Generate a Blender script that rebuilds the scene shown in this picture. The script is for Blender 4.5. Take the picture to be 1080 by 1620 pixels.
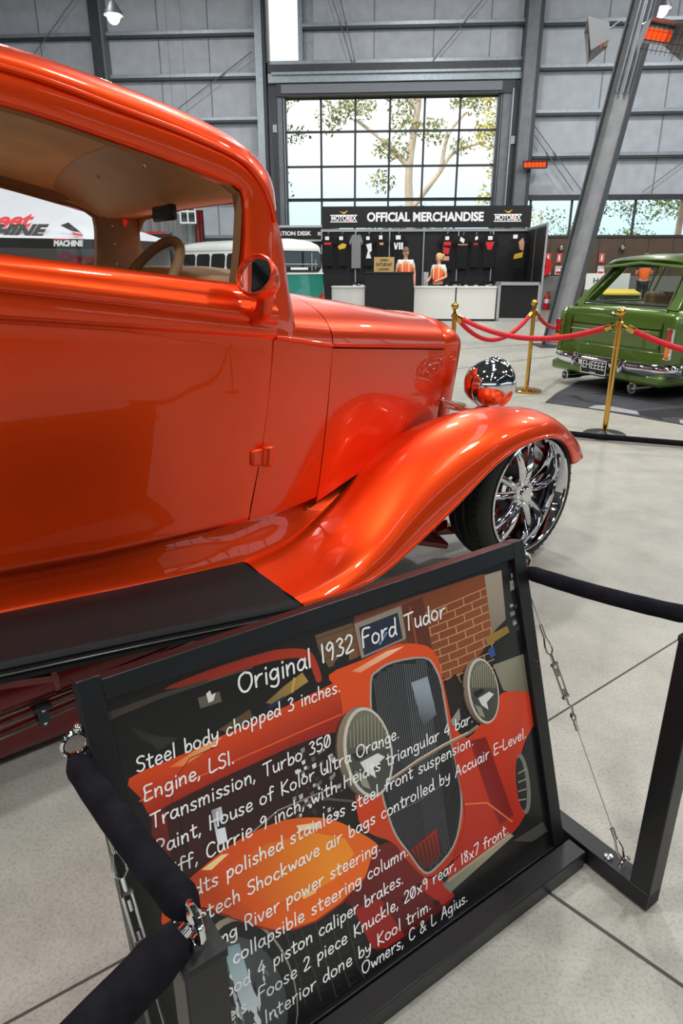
import bpy, bmesh, math, random
import numpy as np
from mathutils import Vector, Matrix
random.seed(7)
rng = np.random.default_rng(7)
for o in list(bpy.data.objects):
    bpy.data.objects.remove(o, do_unlink=True)
SC = bpy.context.scene
COL = SC.collection
R = math.radians

# ------------------------------------------------------------------ camera
cam_d = bpy.data.cameras.new('camera')
cam_d.sensor_fit = 'VERTICAL'
cam_d.sensor_height = 36.0
cam_d.sensor_width = 36.0
cam_d.lens = 1050.0 / 1620.0 * 36.0
cam_d.clip_start = 0.02
cam_d.clip_end = 300
cam = bpy.data.objects.new('camera', cam_d)
COL.objects.link(cam)
cam.location = (0, 0, 1.25)
cam.rotation_euler = (R(90 - 20.3), 0, 0)
SC.camera = cam

# ------------------------------------------------------------------ exposure, world, sun
vs = SC.view_settings
vs.view_transform = 'Standard'
vs.look = 'None'
vs.gamma = 1.0
vs.use_curve_mapping = False
vs.exposure = -0.15
SC.cycles.use_denoising = True
SC.cycles.max_bounces = 8
SC.cycles.glossy_bounces = 5
SC.cycles.transparent_max_bounces = 12
SC.cycles.sample_clamp_indirect = 6.0

world = bpy.data.worlds.new('sky')
SC.world = world
world.use_nodes = True
wn = world.node_tree
wn.nodes.clear()
w_out = wn.nodes.new('ShaderNodeOutputWorld')
w_bg = wn.nodes.new('ShaderNodeBackground')
w_tc = wn.nodes.new('ShaderNodeTexCoord')
w_sep = wn.nodes.new('ShaderNodeSeparateXYZ')
w_ramp = wn.nodes.new('ShaderNodeValToRGB')
w_ramp.color_ramp.elements[0].position = 0.0
w_ramp.color_ramp.elements[0].color = (0.56, 0.82, 1.0, 1)
w_ramp.color_ramp.elements[1].position = 0.15
w_ramp.color_ramp.elements[1].color = (0.97, 0.98, 1.0, 1)
e = w_ramp.color_ramp.elements.new(0.075)
e.color = (0.70, 0.90, 1.0, 1)
wn.links.new(w_tc.outputs['Generated'], w_sep.inputs[0])
wn.links.new(w_sep.outputs['Z'], w_ramp.inputs[0])
wn.links.new(w_ramp.outputs[0], w_bg.inputs[0])
w_bg.inputs[1].default_value = 1.5
wn.links.new(w_bg.outputs[0], w_out.inputs[0])

def add_light(name, kind, loc, energy, color=(1, 1, 1), size=1.0, size_y=None, rot=(0, 0, 0), parent=None):
    d = bpy.data.lights.new(name, kind)
    d.energy = energy
    d.color = color
    if kind == 'AREA':
        d.shape = 'RECTANGLE' if size_y else 'SQUARE'
        d.size = size
        if size_y: d.size_y = size_y
    elif kind == 'SUN':
        d.angle = R(1.0)
    else:
        d.shadow_soft_size = size
    o = bpy.data.objects.new(name, d)
    COL.objects.link(o)
    o.location = loc
    o.rotation_euler = rot
    if parent: o.parent = parent
    return o

add_light('sun', 'SUN', (0, -20, 40), 3.2, (1.0, 0.95, 0.85), rot=(R(48), 0, R(-25)))

# ------------------------------------------------------------------ materials
def lin(c):
    out = []
    for v in c[:3]:
        v = v / 255.0
        out.append(v / 12.92 if v <= 0.04045 else ((v + 0.055) / 1.055) ** 2.4)
    return tuple(out) + (1.0,)

def setin(node, name, val):
    if name in node.inputs: node.inputs[name].default_value = val

def mat(name, rgb, rough=0.5, metal=0.0, coat=0.0, coat_rough=0.03, noise=0.0, scale=8.0, bump=0.0, bump_scale=40.0,
        spec=0.5, emit=None, emit_s=0.0, sheen=0.0, rough_var=0.0):
    m = bpy.data.materials.new(name)
    m.use_nodes = True
    nt = m.node_tree
    b = nt.nodes['Principled BSDF']
    c = lin(rgb)
    setin(b, 'Base Color', c); setin(b, 'Roughness', rough); setin(b, 'Metallic', metal)
    setin(b, 'Coat Weight', coat); setin(b, 'Coat Roughness', coat_rough); setin(b, 'Specular IOR Level', spec)
    if sheen: setin(b, 'Sheen Weight', sheen)
    if emit is not None:
        setin(b, 'Emission Color', lin(emit)); setin(b, 'Emission Strength', emit_s)
    tc = None
    if noise or bump or rough_var:
        tc = nt.nodes.new('ShaderNodeTexCoord')
    if noise or rough_var:
        n = nt.nodes.new('ShaderNodeTexNoise')
        n.inputs['Scale'].default_value = scale
        n.inputs['Detail'].default_value = 5
        nt.links.new(tc.outputs['Object'], n.inputs['Vector'])
    if noise:
        rp = nt.nodes.new('ShaderNodeValToRGB')
        lo = tuple(max(0, v * (1 - noise)) for v in c[:3]) + (1,)
        hi = tuple(min(1, v * (1 + noise)) for v in c[:3]) + (1,)
        rp.color_ramp.elements[0].position = 0.3; rp.color_ramp.elements[0].color = lo
        rp.color_ramp.elements[1].position = 0.7; rp.color_ramp.elements[1].color = hi
        nt.links.new(n.outputs['Fac'], rp.inputs[0])
        nt.links.new(rp.outputs[0], b.inputs['Base Color'])
    if rough_var:
        mr = nt.nodes.new('ShaderNodeMapRange')
        mr.inputs['To Min'].default_value = max(0, rough - rough_var)
        mr.inputs['To Max'].default_value = min(1, rough + rough_var)
        nt.links.new(n.outputs['Fac'], mr.inputs['Value'])
        nt.links.new(mr.outputs[0], b.inputs['Roughness'])
    if bump:
        n2 = nt.nodes.new('ShaderNodeTexNoise')
        n2.inputs['Scale'].default_value = bump_scale
        n2.inputs['Detail'].default_value = 4
        nt.links.new(tc.outputs['Object'], n2.inputs['Vector'])
        bp = nt.nodes.new('ShaderNodeBump')
        bp.inputs['Strength'].default_value = bump
        bp.inputs['Distance'].default_value = 0.01
        nt.links.new(n2.outputs['Fac'], bp.inputs['Height'])
        nt.links.new(bp.outputs[0], b.inputs['Normal'])
    return m

def glass_mat(name, tint=(1, 1, 1), refl=1.0, rough=0.0):
    m = bpy.data.materials.new(name)
    m.use_nodes = True
    nt = m.node_tree
    nt.nodes.clear()
    out = nt.nodes.new('ShaderNodeOutputMaterial')
    mix = nt.nodes.new('ShaderNodeMixShader')
    tr = nt.nodes.new('ShaderNodeBsdfTransparent')
    tr.inputs[0].default_value = tint + (1,)
    gl = nt.nodes.new('ShaderNodeBsdfGlossy')
    gl.inputs['Roughness'].default_value = rough
    gl.inputs['Color'].default_value = (refl, refl, refl, 1)
    lw = nt.nodes.new('ShaderNodeLayerWeight')      # Schlick reflection, the same from both faces of the sheet
    lw.inputs[0].default_value = 0.5
    pw = nt.nodes.new('ShaderNodeMath'); pw.operation = 'POWER'; pw.inputs[1].default_value = 5.0
    ma = nt.nodes.new('ShaderNodeMath'); ma.operation = 'MULTIPLY_ADD'; ma.inputs[1].default_value = 0.9; ma.inputs[2].default_value = 0.03
    nt.links.new(lw.outputs['Facing'], pw.inputs[0]); nt.links.new(pw.outputs[0], ma.inputs[0])
    nt.links.new(ma.outputs[0], mix.inputs[0])
    nt.links.new(tr.outputs[0], mix.inputs[1])
    nt.links.new(gl.outputs[0], mix.inputs[2])
    nt.links.new(mix.outputs[0], out.inputs[0])
    return m

def emit_mat(name, rgb, s):
    m = bpy.data.materials.new(name)
    m.use_nodes = True
    nt = m.node_tree
    nt.nodes.clear()
    out = nt.nodes.new('ShaderNodeOutputMaterial')
    em = nt.nodes.new('ShaderNodeEmission')
    em.inputs[0].default_value = lin(rgb)
    em.inputs[1].default_value = s
    nt.links.new(em.outputs[0], out.inputs[0])
    return m

def concrete_mat(name, rgb):
    m = mat(name, rgb, rough=0.42)
    nt = m.node_tree
    b = nt.nodes['Principled BSDF']
    tc = nt.nodes.new('ShaderNodeTexCoord')
    def noise(scale, det=6, rough=0.6):
        n = nt.nodes.new('ShaderNodeTexNoise')
        n.inputs['Scale'].default_value = scale
        n.inputs['Detail'].default_value = det
        n.inputs['Roughness'].default_value = rough
        nt.links.new(tc.outputs['Object'], n.inputs['Vector'])
        return n
    def ramp(src, p0, c0, p1, c1):
        r = nt.nodes.new('ShaderNodeValToRGB')
        r.color_ramp.elements[0].position = p0; r.color_ramp.elements[0].color = c0 + (1,)
        r.color_ramp.elements[1].position = p1; r.color_ramp.elements[1].color = c1 + (1,)
        nt.links.new(src, r.inputs[0])
        return r
    def mul(a, bb, f=1.0):
        mx = nt.nodes.new('ShaderNodeMixRGB')
        mx.blend_type = 'MULTIPLY'
        mx.inputs[0].default_value = f
        nt.links.new(a, mx.inputs[1]); nt.links.new(bb, mx.inputs[2])
        return mx
    base = nt.nodes.new('ShaderNodeRGB')
    base.outputs[0].default_value = lin(rgb)
    big = ramp(noise(0.55, 3).outputs['Fac'], 0.35, (0.86, 0.86, 0.87), 0.65, (1.06, 1.05, 1.02))
    mid = ramp(noise(6, 8, 0.7).outputs['Fac'], 0.3, (0.82, 0.82, 0.81), 0.62, (1.06, 1.06, 1.06))
    fine = ramp(noise(140, 3).outputs['Fac'], 0.34, (0.80, 0.79, 0.77), 0.52, (1.03, 1.03, 1.03))
    vor = nt.nodes.new('ShaderNodeTexVoronoi')
    vor.inputs['Scale'].default_value = 19
    nt.links.new(tc.outputs['Object'], vor.inputs['Vector'])
    spots = ramp(vor.outputs['Distance'], 0.035, (0.45, 0.44, 0.42), 0.075, (1, 1, 1))
    gate = ramp(noise(1.7, 3).outputs['Fac'], 0.55, (1, 1, 1), 0.62, (0, 0, 0))
    # spots only appear inside patches
    mxs = nt.nodes.new('ShaderNodeMixRGB')
    nt.links.new(gate.outputs[0], mxs.inputs[0])
    nt.links.new(spots.outputs[0], mxs.inputs[1])
    mxs.inputs[2].default_value = (1, 1, 1, 1)
    a = mul(base.outputs[0], big.outputs[0])
    a = mul(a.outputs[0], mid.outputs[0])
    a = mul(a.outputs[0], fine.outputs[0])
    a = mul(a.outputs[0], mxs.outputs[0], 0.8)
    nt.links.new(a.outputs[0], b.inputs['Base Color'])
    rr = nt.nodes.new('ShaderNodeMapRange')
    rr.inputs['To Min'].default_value = 0.28
    rr.inputs['To Max'].default_value = 0.6
    nt.links.new(noise(2.5, 5).outputs['Fac'], rr.inputs['Value'])
    nt.links.new(rr.outputs[0], b.inputs['Roughness'])
    bp = nt.nodes.new('ShaderNodeBump')
    bp.inputs['Strength'].default_value = 0.12
    bp.inputs['Distance'].default_value = 0.004
    nt.links.new(noise(60, 4).outputs['Fac'], bp.inputs['Height'])
    nt.links.new(bp.outputs[0], b.inputs['Normal'])
    return m

def vcol_mat(name, rough=0.35, coat=0.0):
    m = mat(name, (128, 128, 128), rough=rough, coat=coat)
    nt = m.node_tree
    at = nt.nodes.new('ShaderNodeAttribute')
    at.attribute_name = 'col'
    nt.links.new(at.outputs['Color'], nt.nodes['Principled BSDF'].inputs['Base Color'])
    return m

def paint_mat(name, rgb, flake=(255, 150, 60)):
    """candy paint: coloured metallic flake under a clear coat"""
    m = mat(name, rgb, rough=0.38, metal=0.76, coat=0.8, coat_rough=0.015)
    nt = m.node_tree
    b = nt.nodes['Principled BSDF']
    tc = nt.nodes.new('ShaderNodeTexCoord')
    v = nt.nodes.new('ShaderNodeTexVoronoi')
    v.inputs['Scale'].default_value = 900
    nt.links.new(tc.outputs['Object'], v.inputs['Vector'])
    mx = nt.nodes.new('ShaderNodeMixRGB')
    mx.inputs[1].default_value = lin(rgb)
    mx.inputs[2].default_value = lin(flake)
    mp = nt.nodes.new('ShaderNodeMath'); mp.operation = 'MULTIPLY'
    mp.inputs[1].default_value = 0.12
    nt.links.new(v.outputs['Color'], mp.inputs[0])
    nt.links.new(mp.outputs[0], mx.inputs[0])
    nt.links.new(mx.outputs[0], b.inputs['Base Color'])
    return m

M = {}
M['concrete'] = concrete_mat('polished_concrete', (166, 165, 157))
M['joint'] = mat('saw_cut', (70, 68, 64), 0.8)
M['clad_cool'] = mat('wall_lining_grey', (176, 182, 192), 0.55, noise=0.10, scale=3.0, bump=0.15, bump_scale=6)
M['clad_warm'] = mat('wall_lining_pale', (196, 198, 198), 0.55, noise=0.08, scale=3.0, bump=0.15, bump_scale=6)
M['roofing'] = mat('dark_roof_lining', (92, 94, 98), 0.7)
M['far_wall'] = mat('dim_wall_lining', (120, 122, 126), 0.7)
M['seam'] = mat('lining_seam', (120, 124, 132), 0.6)
M['galv'] = mat('galvanised_steel', (150, 160, 168), 0.42, metal=0.45, noise=0.12, scale=12)
M['steel'] = mat('grey_steel_paint', (112, 116, 122), 0.5, metal=0.25, noise=0.14, scale=5, bump=0.05)
M['steel_dark'] = mat('dark_grey_steel', (62, 64, 70), 0.5, metal=0.3, noise=0.12, scale=6)
M['col_web'] = mat('raked_column_web', (158, 160, 164), 0.5, metal=0.2, noise=0.12, scale=6)
M['col_flange'] = mat('raked_column_flange', (84, 86, 91), 0.5, metal=0.25, noise=0.12, scale=6)
M['girt_dark'] = mat('girt_web', (58, 64, 70), 0.5, metal=0.3)
M['brown_panel'] = mat('brown_wall_panel', (88, 70, 56), 0.6, noise=0.15, scale=2.5)
M['rail_grey'] = mat('grey_wall_rail', (120, 120, 118), 0.6)
M['dark_gap'] = mat('dark_recess', (14, 14, 16), 0.8)
M['orange'] = paint_mat('candy_orange_paint', (242, 64, 0), (255, 110, 10))
M['chrome'] = mat('chrome', (235, 235, 238), 0.04, metal=1.0)
M['chrome_soft'] = mat('polished_stainless', (205, 203, 198), 0.16, metal=1.0)
M['brass'] = mat('polished_brass', (226, 178, 88), 0.12, metal=1.0)
M['black_satin'] = mat('black_satin_paint', (22, 22, 25), 0.38, noise=0.1, scale=20)
M['black_metal'] = mat('black_powder_coat', (15, 16, 20), 0.36, bump=0.05, bump_scale=300)
M['black_rubber'] = mat('black_rubber', (24, 24, 25), 0.62, noise=0.12, scale=30, bump=0.1, bump_scale=200)
M['board_mat'] = mat('ribbed_black_vinyl', (15, 16, 18), 0.6, spec=0.3, noise=0.18, scale=160, bump=0.15, bump_scale=500)
M['velvet_black'] = mat('black_velvet', (22, 22, 28), 0.95, noise=0.4, scale=26, bump=0.3, bump_scale=60, spec=0.12)
M['velvet_red'] = mat('red_velvet', (214, 16, 36), 0.7, noise=0.15, scale=30, sheen=0.08)
M['suede'] = mat('tan_suede', (250, 204, 140), 0.85, noise=0.14, scale=5, bump=0.1, bump_scale=150, sheen=0.2)
M['tan_trim'] = mat('tan_leather', (206, 170, 124), 0.5, noise=0.08, scale=10)
M['tan_dark'] = mat('brown_trim', (150, 116, 80), 0.55, noise=0.1, scale=8)
M['maroon'] = mat('candy_maroon_frame', (120, 14, 14), 0.3, metal=0.4, coat=1.0)
M['glass'] = glass_mat('clear_glass', (0.97, 0.985, 0.98))
M['tint'] = glass_mat('smoked_glass', (0.55, 0.60, 0.58))
M['mirror'] = mat('mirror_glass', (235, 238, 240), 0.01, metal=1.0)
M['lens'] = mat('headlight_lens', (200, 205, 205), 0.08, metal=0.5, coat=1.0)
M['green'] = mat('olive_green_paint', (84, 112, 36), 0.3, metal=0.35, coat=1.0, noise=0.05, scale=3)
M['lamp_red'] = mat('tail_lamp_red', (190, 10, 18), 0.15, coat=1.0)
M['lamp_amber'] = mat('tail_lamp_amber', (255, 120, 10), 0.15, coat=1.0)
M['teal'] = mat('teal_paint', (40, 128, 112), 0.3, coat=0.8)
M['white_paint'] = mat('white_paint', (232, 234, 232), 0.3, coat=0.6)
M['white_lam'] = mat('white_laminate', (226, 226, 222), 0.4)
M['white_print'] = mat('white_print', (240, 242, 244), 0.6)
M['black_print'] = mat('black_print', (18, 18, 20), 0.6)
M['red_print'] = mat('red_print', (214, 30, 40), 0.6)
M['gold_print'] = mat('gold_print', (226, 180, 50), 0.6)
M['charcoal'] = mat('charcoal_panel', (14, 14, 17), 0.6, noise=0.08, scale=6)
M['black_cloth'] = mat('black_cotton', (13, 13, 15), 0.9, noise=0.15, scale=20)
M['grey_cloth'] = mat('grey_cotton', (130, 132, 136), 0.9, noise=0.1, scale=30)
M['cardboard'] = mat('cardboard', (178, 146, 92), 0.85, noise=0.08, scale=12)
M['hood_steel'] = mat('brushed_heater_hood', (150, 152, 156), 0.4, metal=0.6)
M['alu'] = mat('aluminium_profile', (200, 202, 206), 0.35, metal=0.6)
M['hiviz'] = mat('hi_vis_orange', (255, 112, 40), 0.7)
M['reflective'] = mat('reflective_tape', (225, 225, 215), 0.5)
M['skin'] = mat('skin', (214, 160, 132), 0.5)
M['hair_grey'] = mat('grey_brown_hair', (120, 100, 84), 0.7)
M['hair_blonde'] = mat('blonde_hair', (214, 178, 116), 0.7)
M['shirt_white'] = mat('white_shirt', (222, 222, 216), 0.8)
M['shirt_navy'] = mat('navy_shirt', (40, 48, 80), 0.8)
M['trouser'] = mat('dark_trousers', (36, 38, 46), 0.85)
M['eye'] = mat('eye', (40, 34, 30), 0.3)
M['leaf'] = mat('eucalyptus_leaf', (156, 160, 104), 0.6, noise=0.5, scale=0.8)
M['leaf_yellow'] = mat('sunlit_leaf', (206, 196, 92), 0.6, noise=0.35, scale=0.8)
M['bush'] = mat('bush_leaf', (120, 140, 70), 0.7, noise=0.35, scale=1.2)
M['bark'] = mat('pale_bark', (214, 198, 182), 0.8, noise=0.2, scale=2)
M['grass'] = mat('dry_grass', (190, 180, 130), 0.9, noise=0.2, scale=0.4)
M['heat'] = emit_mat('glowing_ceramic', (255, 70, 20), 2.2)
M['bulb'] = emit_mat('lamp_glow', (255, 250, 225), 14.0)
M['skylight'] = emit_mat('skylight_daylight', (236, 244, 255), 3.0)
M['fire_red'] = mat('fire_red', (206, 26, 30), 0.35)
M['tent'] = mat('white_tent_fabric', (186, 189, 196), 0.7, noise=0.04, scale=3)
M['tent_dim'] = mat('grey_tent_wall', (150, 150, 154), 0.8)
M['carpet_dark'] = mat('charcoal_carpet', (58, 58, 64), 0.9, noise=0.25, scale=2.0, bump=0.3, bump_scale=90)
M['carpet_pale'] = mat('pale_carpet_print', (150, 148, 152), 0.9, noise=0.12, scale=4)
M['carpet_black'] = mat('black_carpet_print', (26, 26, 29), 0.9)
M['bin_green'] = mat('dark_bin', (34, 40, 30), 0.6)
M['yellow_lid'] = mat('yellow_lid', (216, 190, 60), 0.5)
M['print'] = vcol_mat('printed_photo', 0.35, coat=0.15)
M['marker'] = mat('white_marker', (246, 246, 244), 0.5)

# ------------------------------------------------------------------ mesh helpers
class G:
    """collects geometry for ONE mesh object"""
    def __init__(s):
        s.v = []; s.f = []; s.mi = []; s.cur = 0
    def mat(s, i):
        s.cur = i; return s
    def _add(s, vs, fs):
        n = len(s.v)
        s.v.extend([tuple(float(c) for c in p) for p in vs])
        s.f.extend([tuple(n + i for i in f) for f in fs])
        s.mi.extend([s.cur] * len(fs))
        return s
    def box(s, c, d, rz=0.0, m=None):
        x, y, z = d[0] / 2, d[1] / 2, d[2] / 2
        p = [(-x, -y, -z), (x, -y, -z), (x, y, -z), (-x, y, -z), (-x, -y, z), (x, -y, z), (x, y, z), (-x, y, z)]
        if m is None: m = Matrix.Rotation(rz, 3, 'Z')
        p = [tuple(m @ Vector(q) + Vector(c)) for q in p]
        return s._add(p, [(0, 3, 2, 1), (4, 5, 6, 7), (0, 1, 5, 4), (1, 2, 6, 5), (2, 3, 7, 6), (3, 0, 4, 7)])
    def bx(s, x0, x1, y0, y1, z0, z1):
        return s.box(((x0 + x1) / 2, (y0 + y1) / 2, (z0 + z1) / 2), (abs(x1 - x0), abs(y1 - y0), abs(z1 - z0)))
    def beam(s, a, b, w, h=None, up=(0, 0, 1)):
        """box bar from a to b"""
        a = Vector(a); b = Vector(b); d = b - a; L = d.length; d.normalize()
        u = Vector(up)
        if abs(d.dot(u)) > 0.98: u = Vector((1, 0, 0))
        x = d.cross(u).normalized(); y = x.cross(d).normalized()
        m = Matrix((x, d, y)).transposed()
        return s.box((a + b) / 2, (w, L, h or w), m=m)
    def grid(s, P, flip=False, close_u=False, close_v=False):
        P = np.asarray(P, float); nu, nv = P.shape[:2]
        fs = []
        for i in range(nu if close_u else nu - 1):
            for j in range(nv if close_v else nv - 1):
                q = (i * nv + j, ((i + 1) % nu) * nv + j, ((i + 1) % nu) * nv + (j + 1) % nv, i * nv + (j + 1) % nv)
                fs.append(q[::-1] if flip else q)
        return s._add(P.reshape(-1, 3), fs)
    def poly(s, pts):
        return s._add(pts, [tuple(range(len(pts)))])
    def prism(s, pts, off):
        """polygon extruded by a vector"""
        n = len(pts); o = Vector(off)
        top = [tuple(Vector(p) + o) for p in pts]
        fs = [tuple(range(n))[::-1], tuple(range(n, 2 * n))]
        fs += [(i, (i + 1) % n, n + (i + 1) % n, n + i) for i in range(n)]
        return s._add(list(pts) + top, fs)
    def tube(s, path, r, n=10, closed=False, caps=True, flat=1.0):
        P = [Vector(p) for p in path]; k = len(P)
        rr = r if hasattr(r, '__len__') else [r] * k
        tan = []
        for i in range(k):
            a = P[(i - 1) % k] if (closed or i > 0) else P[i]
            b = P[(i + 1) % k] if (closed or i < k - 1) else P[i]
            t = (b - a)
            tan.append(t.normalized() if t.length > 1e-9 else Vector((0, 0, 1)))
        ref = Vector((0, 0, 1)) if abs(tan[0].z) < 0.9 else Vector((1, 0, 0))
        u = tan[0].cross(ref).normalized()
        rings = []
        for i in range(k):
            u = (u - tan[i] * u.dot(tan[i])).normalized()
            w = tan[i].cross(u)
            rings.append([P[i] + (u * math.cos(2 * math.pi * j / n) + w * math.sin(2 * math.pi * j / n) * flat) * rr[i] for j in range(n)])
        s.grid([[tuple(p) for p in ring] for ring in rings], close_u=closed, close_v=True)
        if caps and not closed:
            s.poly([tuple(p) for p in rings[0]]); s.poly([tuple(p) for p in rings[-1][::-1]])
        return s
    def lathe(s, prof, o=(0, 0, 0), axis='Z', n=32, a0=0.0, a1=None):
        """profile of (radius, height) about an axis through o"""
        full = a1 is None
        rows = []
        m = n if full else n + 1
        for j in range(m):
            a = 2 * math.pi * j / n if full else a0 + (a1 - a0) * j / n
            c, t = math.cos(a), math.sin(a)
            row = []
            for r, h in prof:
                if axis == 'Z': p = (r * c, r * t, h)
                elif axis == 'X': p = (h, r * c, r * t)
                else: p = (r * c, h, r * t)
                row.append((p[0] + o[0], p[1] + o[1], p[2] + o[2]))
            rows.append(row)
        return s.grid(rows, close_u=full)
    def ball(s, c, r, n=16, sc=(1, 1, 1)):
        pr = [(max(1e-4, math.sin(math.pi * i / n)), -math.cos(math.pi * i / n)) for i in range(n + 1)]
        rows = []
        for j in range(2 * n):
            a = math.pi * j / n
            rows.append([(c[0] + r * sc[0] * q * math.cos(a), c[1] + r * sc[1] * q * math.sin(a), c[2] + r * sc[2] * h) for q, h in pr])
        return s.grid(rows, close_u=True)
    def disc(s, c, r, axis='Z', n=32):
        p = []
        for j in range(n):
            a = 2 * math.pi * j / n; x, y = r * math.cos(a), r * math.sin(a)
            p.append({'Z': (c[0] + x, c[1] + y, c[2]), 'X': (c[0], c[1] + x, c[2] + y), 'Y': (c[0] + x, c[1], c[2] + y)}[axis])
        return s.poly(p)
    def move(s, M4, start=0):
        for i in range(start, len(s.v)):
            s.v[i] = tuple(M4 @ Vector(s.v[i]))
        return s
    def build(s, name, mats, parent=None, smooth=40, bevel=0.0, segs=2, subsurf=0, solid=0.0, weld=True):
        me = bpy.data.meshes.new(name)
        me.from_pydata(s.v, [], s.f)
        mats = mats if isinstance(mats, (list, tuple)) else [mats]
        for m in mats: me.materials.append(M[m] if isinstance(m, str) else m)
        me.polygons.foreach_set('material_index', s.mi)
        bm = bmesh.new(); bm.from_mesh(me)
        if weld: bmesh.ops.remove_doubles(bm, verts=bm.verts, dist=1e-5)
        bmesh.ops.recalc_face_normals(bm, faces=bm.faces)
        bm.to_mesh(me); bm.free()
        if smooth:
            me.polygons.foreach_set('use_smooth', [True] * len(me.polygons))
            me.set_sharp_from_angle(angle=R(smooth))
        o = bpy.data.objects.new(name, me)
        COL.objects.link(o)
        if parent is not None: o.parent = parent
        if solid:
            md = o.modifiers.new('thickness', 'SOLIDIFY'); md.thickness = solid; md.offset = -1
        if bevel:
            md = o.modifiers.new('bevel', 'BEVEL'); md.width = bevel; md.segments = segs; md.limit_method = 'ANGLE'; md.angle_limit = R(35)
            md.harden_normals = False
        if subsurf:
            md = o.modifiers.new('subdivision', 'SUBSURF'); md.levels = subsurf; md.render_levels = subsurf
        return o

def thing(name, label, cat, loc=(0, 0, 0), rz=0.0, group=None):
    o = bpy.data.objects.new(name, None)
    COL.objects.link(o)
    o.location = loc; o.rotation_euler = (0, 0, rz)
    o.empty_display_size = 0.1
    o['label'] = label; o['category'] = cat
    if group: o['group'] = group
    return o

def tag(o, label, cat, group=None, kind=None):
    o['label'] = label; o['category'] = cat
    if group: o['group'] = group
    if kind: o['kind'] = kind
    return o

def struct(o, label=None, cat=None):
    o['kind'] = 'structure'
    if label: o['label'] = label
    if cat: o['category'] = cat
    return o

def place(o, loc, rz=0.0):
    o.location = loc; o.rotation_euler = (0, 0, rz); return o

def dup(root, loc, rz, label=None, group=None):
    r = root.copy(); COL.objects.link(r); r.location = loc; r.rotation_euler = (0, 0, rz)
    if label: r['label'] = label
    if group: r['group'] = group
    for ch in list(root.children):
        c = ch.copy(); COL.objects.link(c); c.parent = r
        for g in list(ch.children):
            d = g.copy(); COL.objects.link(d); d.parent = c
    return r

def crom(pts, n=8, closed=False):
    """Catmull-Rom through points"""
    P = [np.array(p, float) for p in pts]; k = len(P); out = []
    rngk = range(k if closed else k - 1)
    for i in rngk:
        p0 = P[(i - 1) % k] if (closed or i > 0) else 2 * P[0] - P[1]
        p1 = P[i]; p2 = P[(i + 1) % k]
        p3 = P[(i + 2) % k] if (closed or i + 2 < k) else 2 * P[-1] - P[-2]
        for j in range(n):
            t = j / n
            out.append(0.5 * ((2 * p1) + (-p0 + p2) * t + (2 * p0 - 5 * p1 + 4 * p2 - p3) * t * t + (-p0 + 3 * p1 - 3 * p2 + p3) * t ** 3))
    if not closed: out.append(P[-1])
    return np.array(out)

def loft(curves, nu=6, nv=6):
    """smooth surface through a table [station][control] of points"""
    A = np.array(curves, float)
    rows = [crom(A[i], nv) for i in range(A.shape[0])]
    rows = np.array(rows)
    cols = [crom(rows[:, j], nu) for j in range(rows.shape[1])]
    return np.array(cols).transpose(1, 0, 2)

def tab(x, t):
    xs = [p[0] for p in t]; ys = [p[1] for p in t]
    return np.interp(x, xs, ys)

def stab(x, t):
    """smooth table lookup"""
    xs = np.array([p[0] for p in t], float); ys = np.array([p[1] for p in t], float)
    x = np.clip(x, xs[0], xs[-1])
    d = np.gradient(ys, xs)
    i = int(np.clip(np.searchsorted(xs, x) - 1, 0, len(xs) - 2))
    h = xs[i + 1] - xs[i]; s = (x - xs[i]) / h
    return (2*s**3-3*s**2+1)*ys[i] + (s**3-2*s**2+s)*h*d[i] + (-2*s**3+3*s**2)*ys[i+1] + (s**3-s**2)*h*d[i+1]

def text_mesh(txt, size, bold=0.0, depth=0.002, align='CENTER', width=None, shear=0.0):
    """built-in block lettering as a mesh lying in XY, facing +Z; width squeezes the line to fit"""
    c = bpy.data.curves.new('lettering', 'FONT')
    c.body = txt; c.size = size; c.offset = bold; c.extrude = depth; c.align_x = align; c.align_y = 'CENTER'; c.shear = shear
    c.resolution_u = 4
    o = bpy.data.objects.new('lettering', c)
    COL.objects.link(o)
    dg = bpy.context.evaluated_depsgraph_get()
    me = bpy.data.meshes.new_from_object(o.evaluated_get(dg))
    bpy.data.objects.remove(o, do_unlink=True); bpy.data.curves.remove(c)
    if width:
        xs = [v.co.x for v in me.vertices]
        k = width / max(1e-6, max(xs) - min(xs))
        for v in me.vertices: v.co.x *= k
    return me

def text_obj(name, txt, size, mtl, parent, loc, rot, **kw):
    me = text_mesh(txt, size, **kw)
    me.name = name
    me.materials.clear(); me.materials.append(M[mtl])
    o = bpy.data.objects.new(name, me); COL.objects.link(o)
    o.parent = parent; o.location = loc; o.rotation_euler = rot
    return o

# ------------------------------------------------------------------ hall shell
def fw(o):            # objects modelled in far-wall coordinates: x along the wall, -y towards the room
    o.location = (0, 22, 0); o.rotation_euler = (0, 0, R(-4)); return o
def W(s, d, z=0.0):   # far-wall coordinates to world
    a = R(4)
    return (s * math.cos(a) - d * math.sin(a), 22 - s * math.sin(a) - d * math.cos(a), z)

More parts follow.
